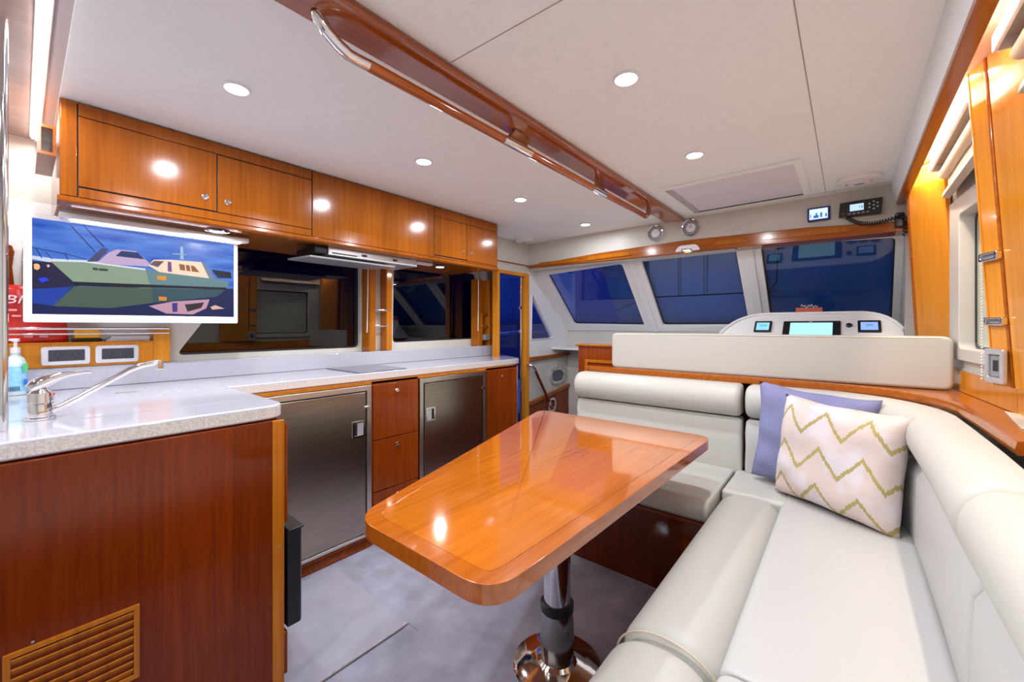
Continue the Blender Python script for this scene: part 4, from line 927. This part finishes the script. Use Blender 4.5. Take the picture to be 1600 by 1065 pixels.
# ================================================================ RIGHT PILLARS, BLIND, FITTINGS
def pillar(name, pts, z0, z1, k, label, par=None, m=W_POST):
    n_ = len(pts)
    vv = [(x-k*(z0-1.5), y, z0) for x, y in pts]+[(x-k*(z1-1.5), y, z1) for x, y in pts]
    ff = [list(range(n_)), list(range(n_, 2*n_))]+[[i, (i+1) % n_, n_+(i+1) % n_, n_+i] for i in range(n_)]
    o = obj(name, vv, ff, m, par); bevel(o, .003, 2); return o
p1 = E('window_pillar', 'teak window pillar between the windscreen and the side window', 'pillar', (.33, 2.85, 1.04), 'teak side pillars')
pillar('panel', [(.252, 2.85), (.353, 2.665), (.372, 2.68), (.33, 3.05), (.29, 3.05)], 1.046, 1.998, .045, '', p1)
pillar('edge_strip', [(.243, 2.862), (.252, 2.846), (.262, 2.86), (.255, 2.90)], 1.046, 1.998, .045, '', p1, W_TRIM)
p2 = E('window_pillar', 'wide teak window pillar at the right edge carrying two chrome holders', 'pillar', (.38, 1.75, 1.04), 'teak side pillars')
pillar('niche_panel', [(.312, 1.853), (.333, 1.782), (.40, 1.80), (.395, 1.88)], 1.046, 1.998, .055, '', p2, W_POST)
pillar('panel', [(.335, 1.775), (.372, 1.50), (.43, 1.50), (.40, 1.79)], 1.046, 1.998, .055, '', p2)
pillar('bead', [(.308, 1.858), (.311, 1.852), (.315, 1.855), (.312, 1.860)], 1.046, 1.998, .055, '', p2, W_POST)
pillar('bead', [(.329, 1.787), (.333, 1.776), (.339, 1.780), (.336, 1.790)], 1.046, 1.998, .055, '', p2, W_TRIM)
for z, h in ((1.425, .026), (1.235, .024)):
    dx = -.055*(z-1.5)
    c = PL((.314+dx, 1.845, z), (.021, -.071, 0), (0, 0, 1), (-.071, -.021, 0))
    h_ = ring('holder', rrect(-.006, .072, -h/2, h/2, .006), rrect(.004, .062, -h/2+.007, h/2-.006, .003), c, .0, .014, CHR, p2, bev=.002)
    prism('holder_back', rrect(.004, .062, -h/2+.007, h/2-.006, .003), c, .0, .004, GRY, h_)
c = PL((.312-.055*(-.39), 1.845, 1.11), (.021, -.071, 0), (0, 0, 1), (-.071, -.021, 0))
sw = E('wall_switch', 'chrome-framed light switch at the foot of the wide teak pillar', 'switch', (.33, 1.82, 1.06))
ring('frame', rrect(-.006, .072, -.055, .045, .006), rrect(.008, .058, -.038, .028, .003), c, .006, .018, SLV, sw, bev=.003)
prism('rocker', rrect(.010, .056, -.036, .026, .002), c, .006, .012, GRY, sw, bev=.002)
prism('rocker_mark', [(.022, -.02), (.044, -.02), (.044, .012), (.022, .012)], c, .012, .0125, BLK, sw)
# cornice fascia, blinds
for y0, y1, lb in ((1.90, 2.66, 'white lit blind fascia over the forward side window'), (-.6, 1.60, 'white lit blind fascia aft of the wide teak pillar')):
    t = E('blind_fascia', lb, 'fascia', (.285, (y0+y1)/2, 1.925), 'white blind fascias')
    box('fascia', .286, .296, y0, y1, 1.925, 1.968, WPL, t, .003)
    box('return', .296, .36, y0, y1, 1.955, 1.966, BLIND, t)
    box('end_cap', .296, .36, y1-.006, y1, 1.925, 1.955, WPL, t)
    b2 = E('roller_blind', lb.replace('white lit blind fascia', 'cream roller blind hanging behind the fascia'), 'blind', (.335, (y0+y1)/2, 1.84), 'roller blinds')
    tube('roller', [(.335, y0+.02, 1.905), (.335, y1-.015, 1.905)], .022, BLIND, b2, 16)
    box('fabric', .345, .350, y0+.02, y1-.015, 1.80, 1.905, BLIND, b2)
    prism('bottom_bar', [(.325, 1.800), (.350, 1.790), (.352, 1.815), (.33, 1.825)], PL((0, y0+.02, 0), (1, 0, 0), (0, 0, 1), (0, 1, 0)), 0, y1-y0-.035, BLIND, b2, bev=.003)
ch = E('bead_chain', 'white bead chain of the roller blind beside the wide pillar', 'chain', (.33, 1.95, 1.05))
def beads(x, y, z0, z1):
    vv = []; ff = []; z = z0
    while z < z1:
        i0 = len(vv); r_ = .0032
        vv += [(x, y, z-r_), (x, y, z+r_)]+[(x+r_*math.cos(q), y+r_*math.sin(q), z) for q in (0, 1.57, 3.14, 4.71)]
        for a in range(4): ff += [[i0, i0+2+a, i0+2+(a+1) % 4], [i0+1, i0+2+a, i0+2+(a+1) % 4]]
        z += .0095
    o = obj('beads', vv, ff, WPL, ch); o['kind'] = 'stuff'; return o
beads(.318, 1.885, 1.06, 1.86); beads(.345, 1.93, 1.06, 1.86)
tag_ = None
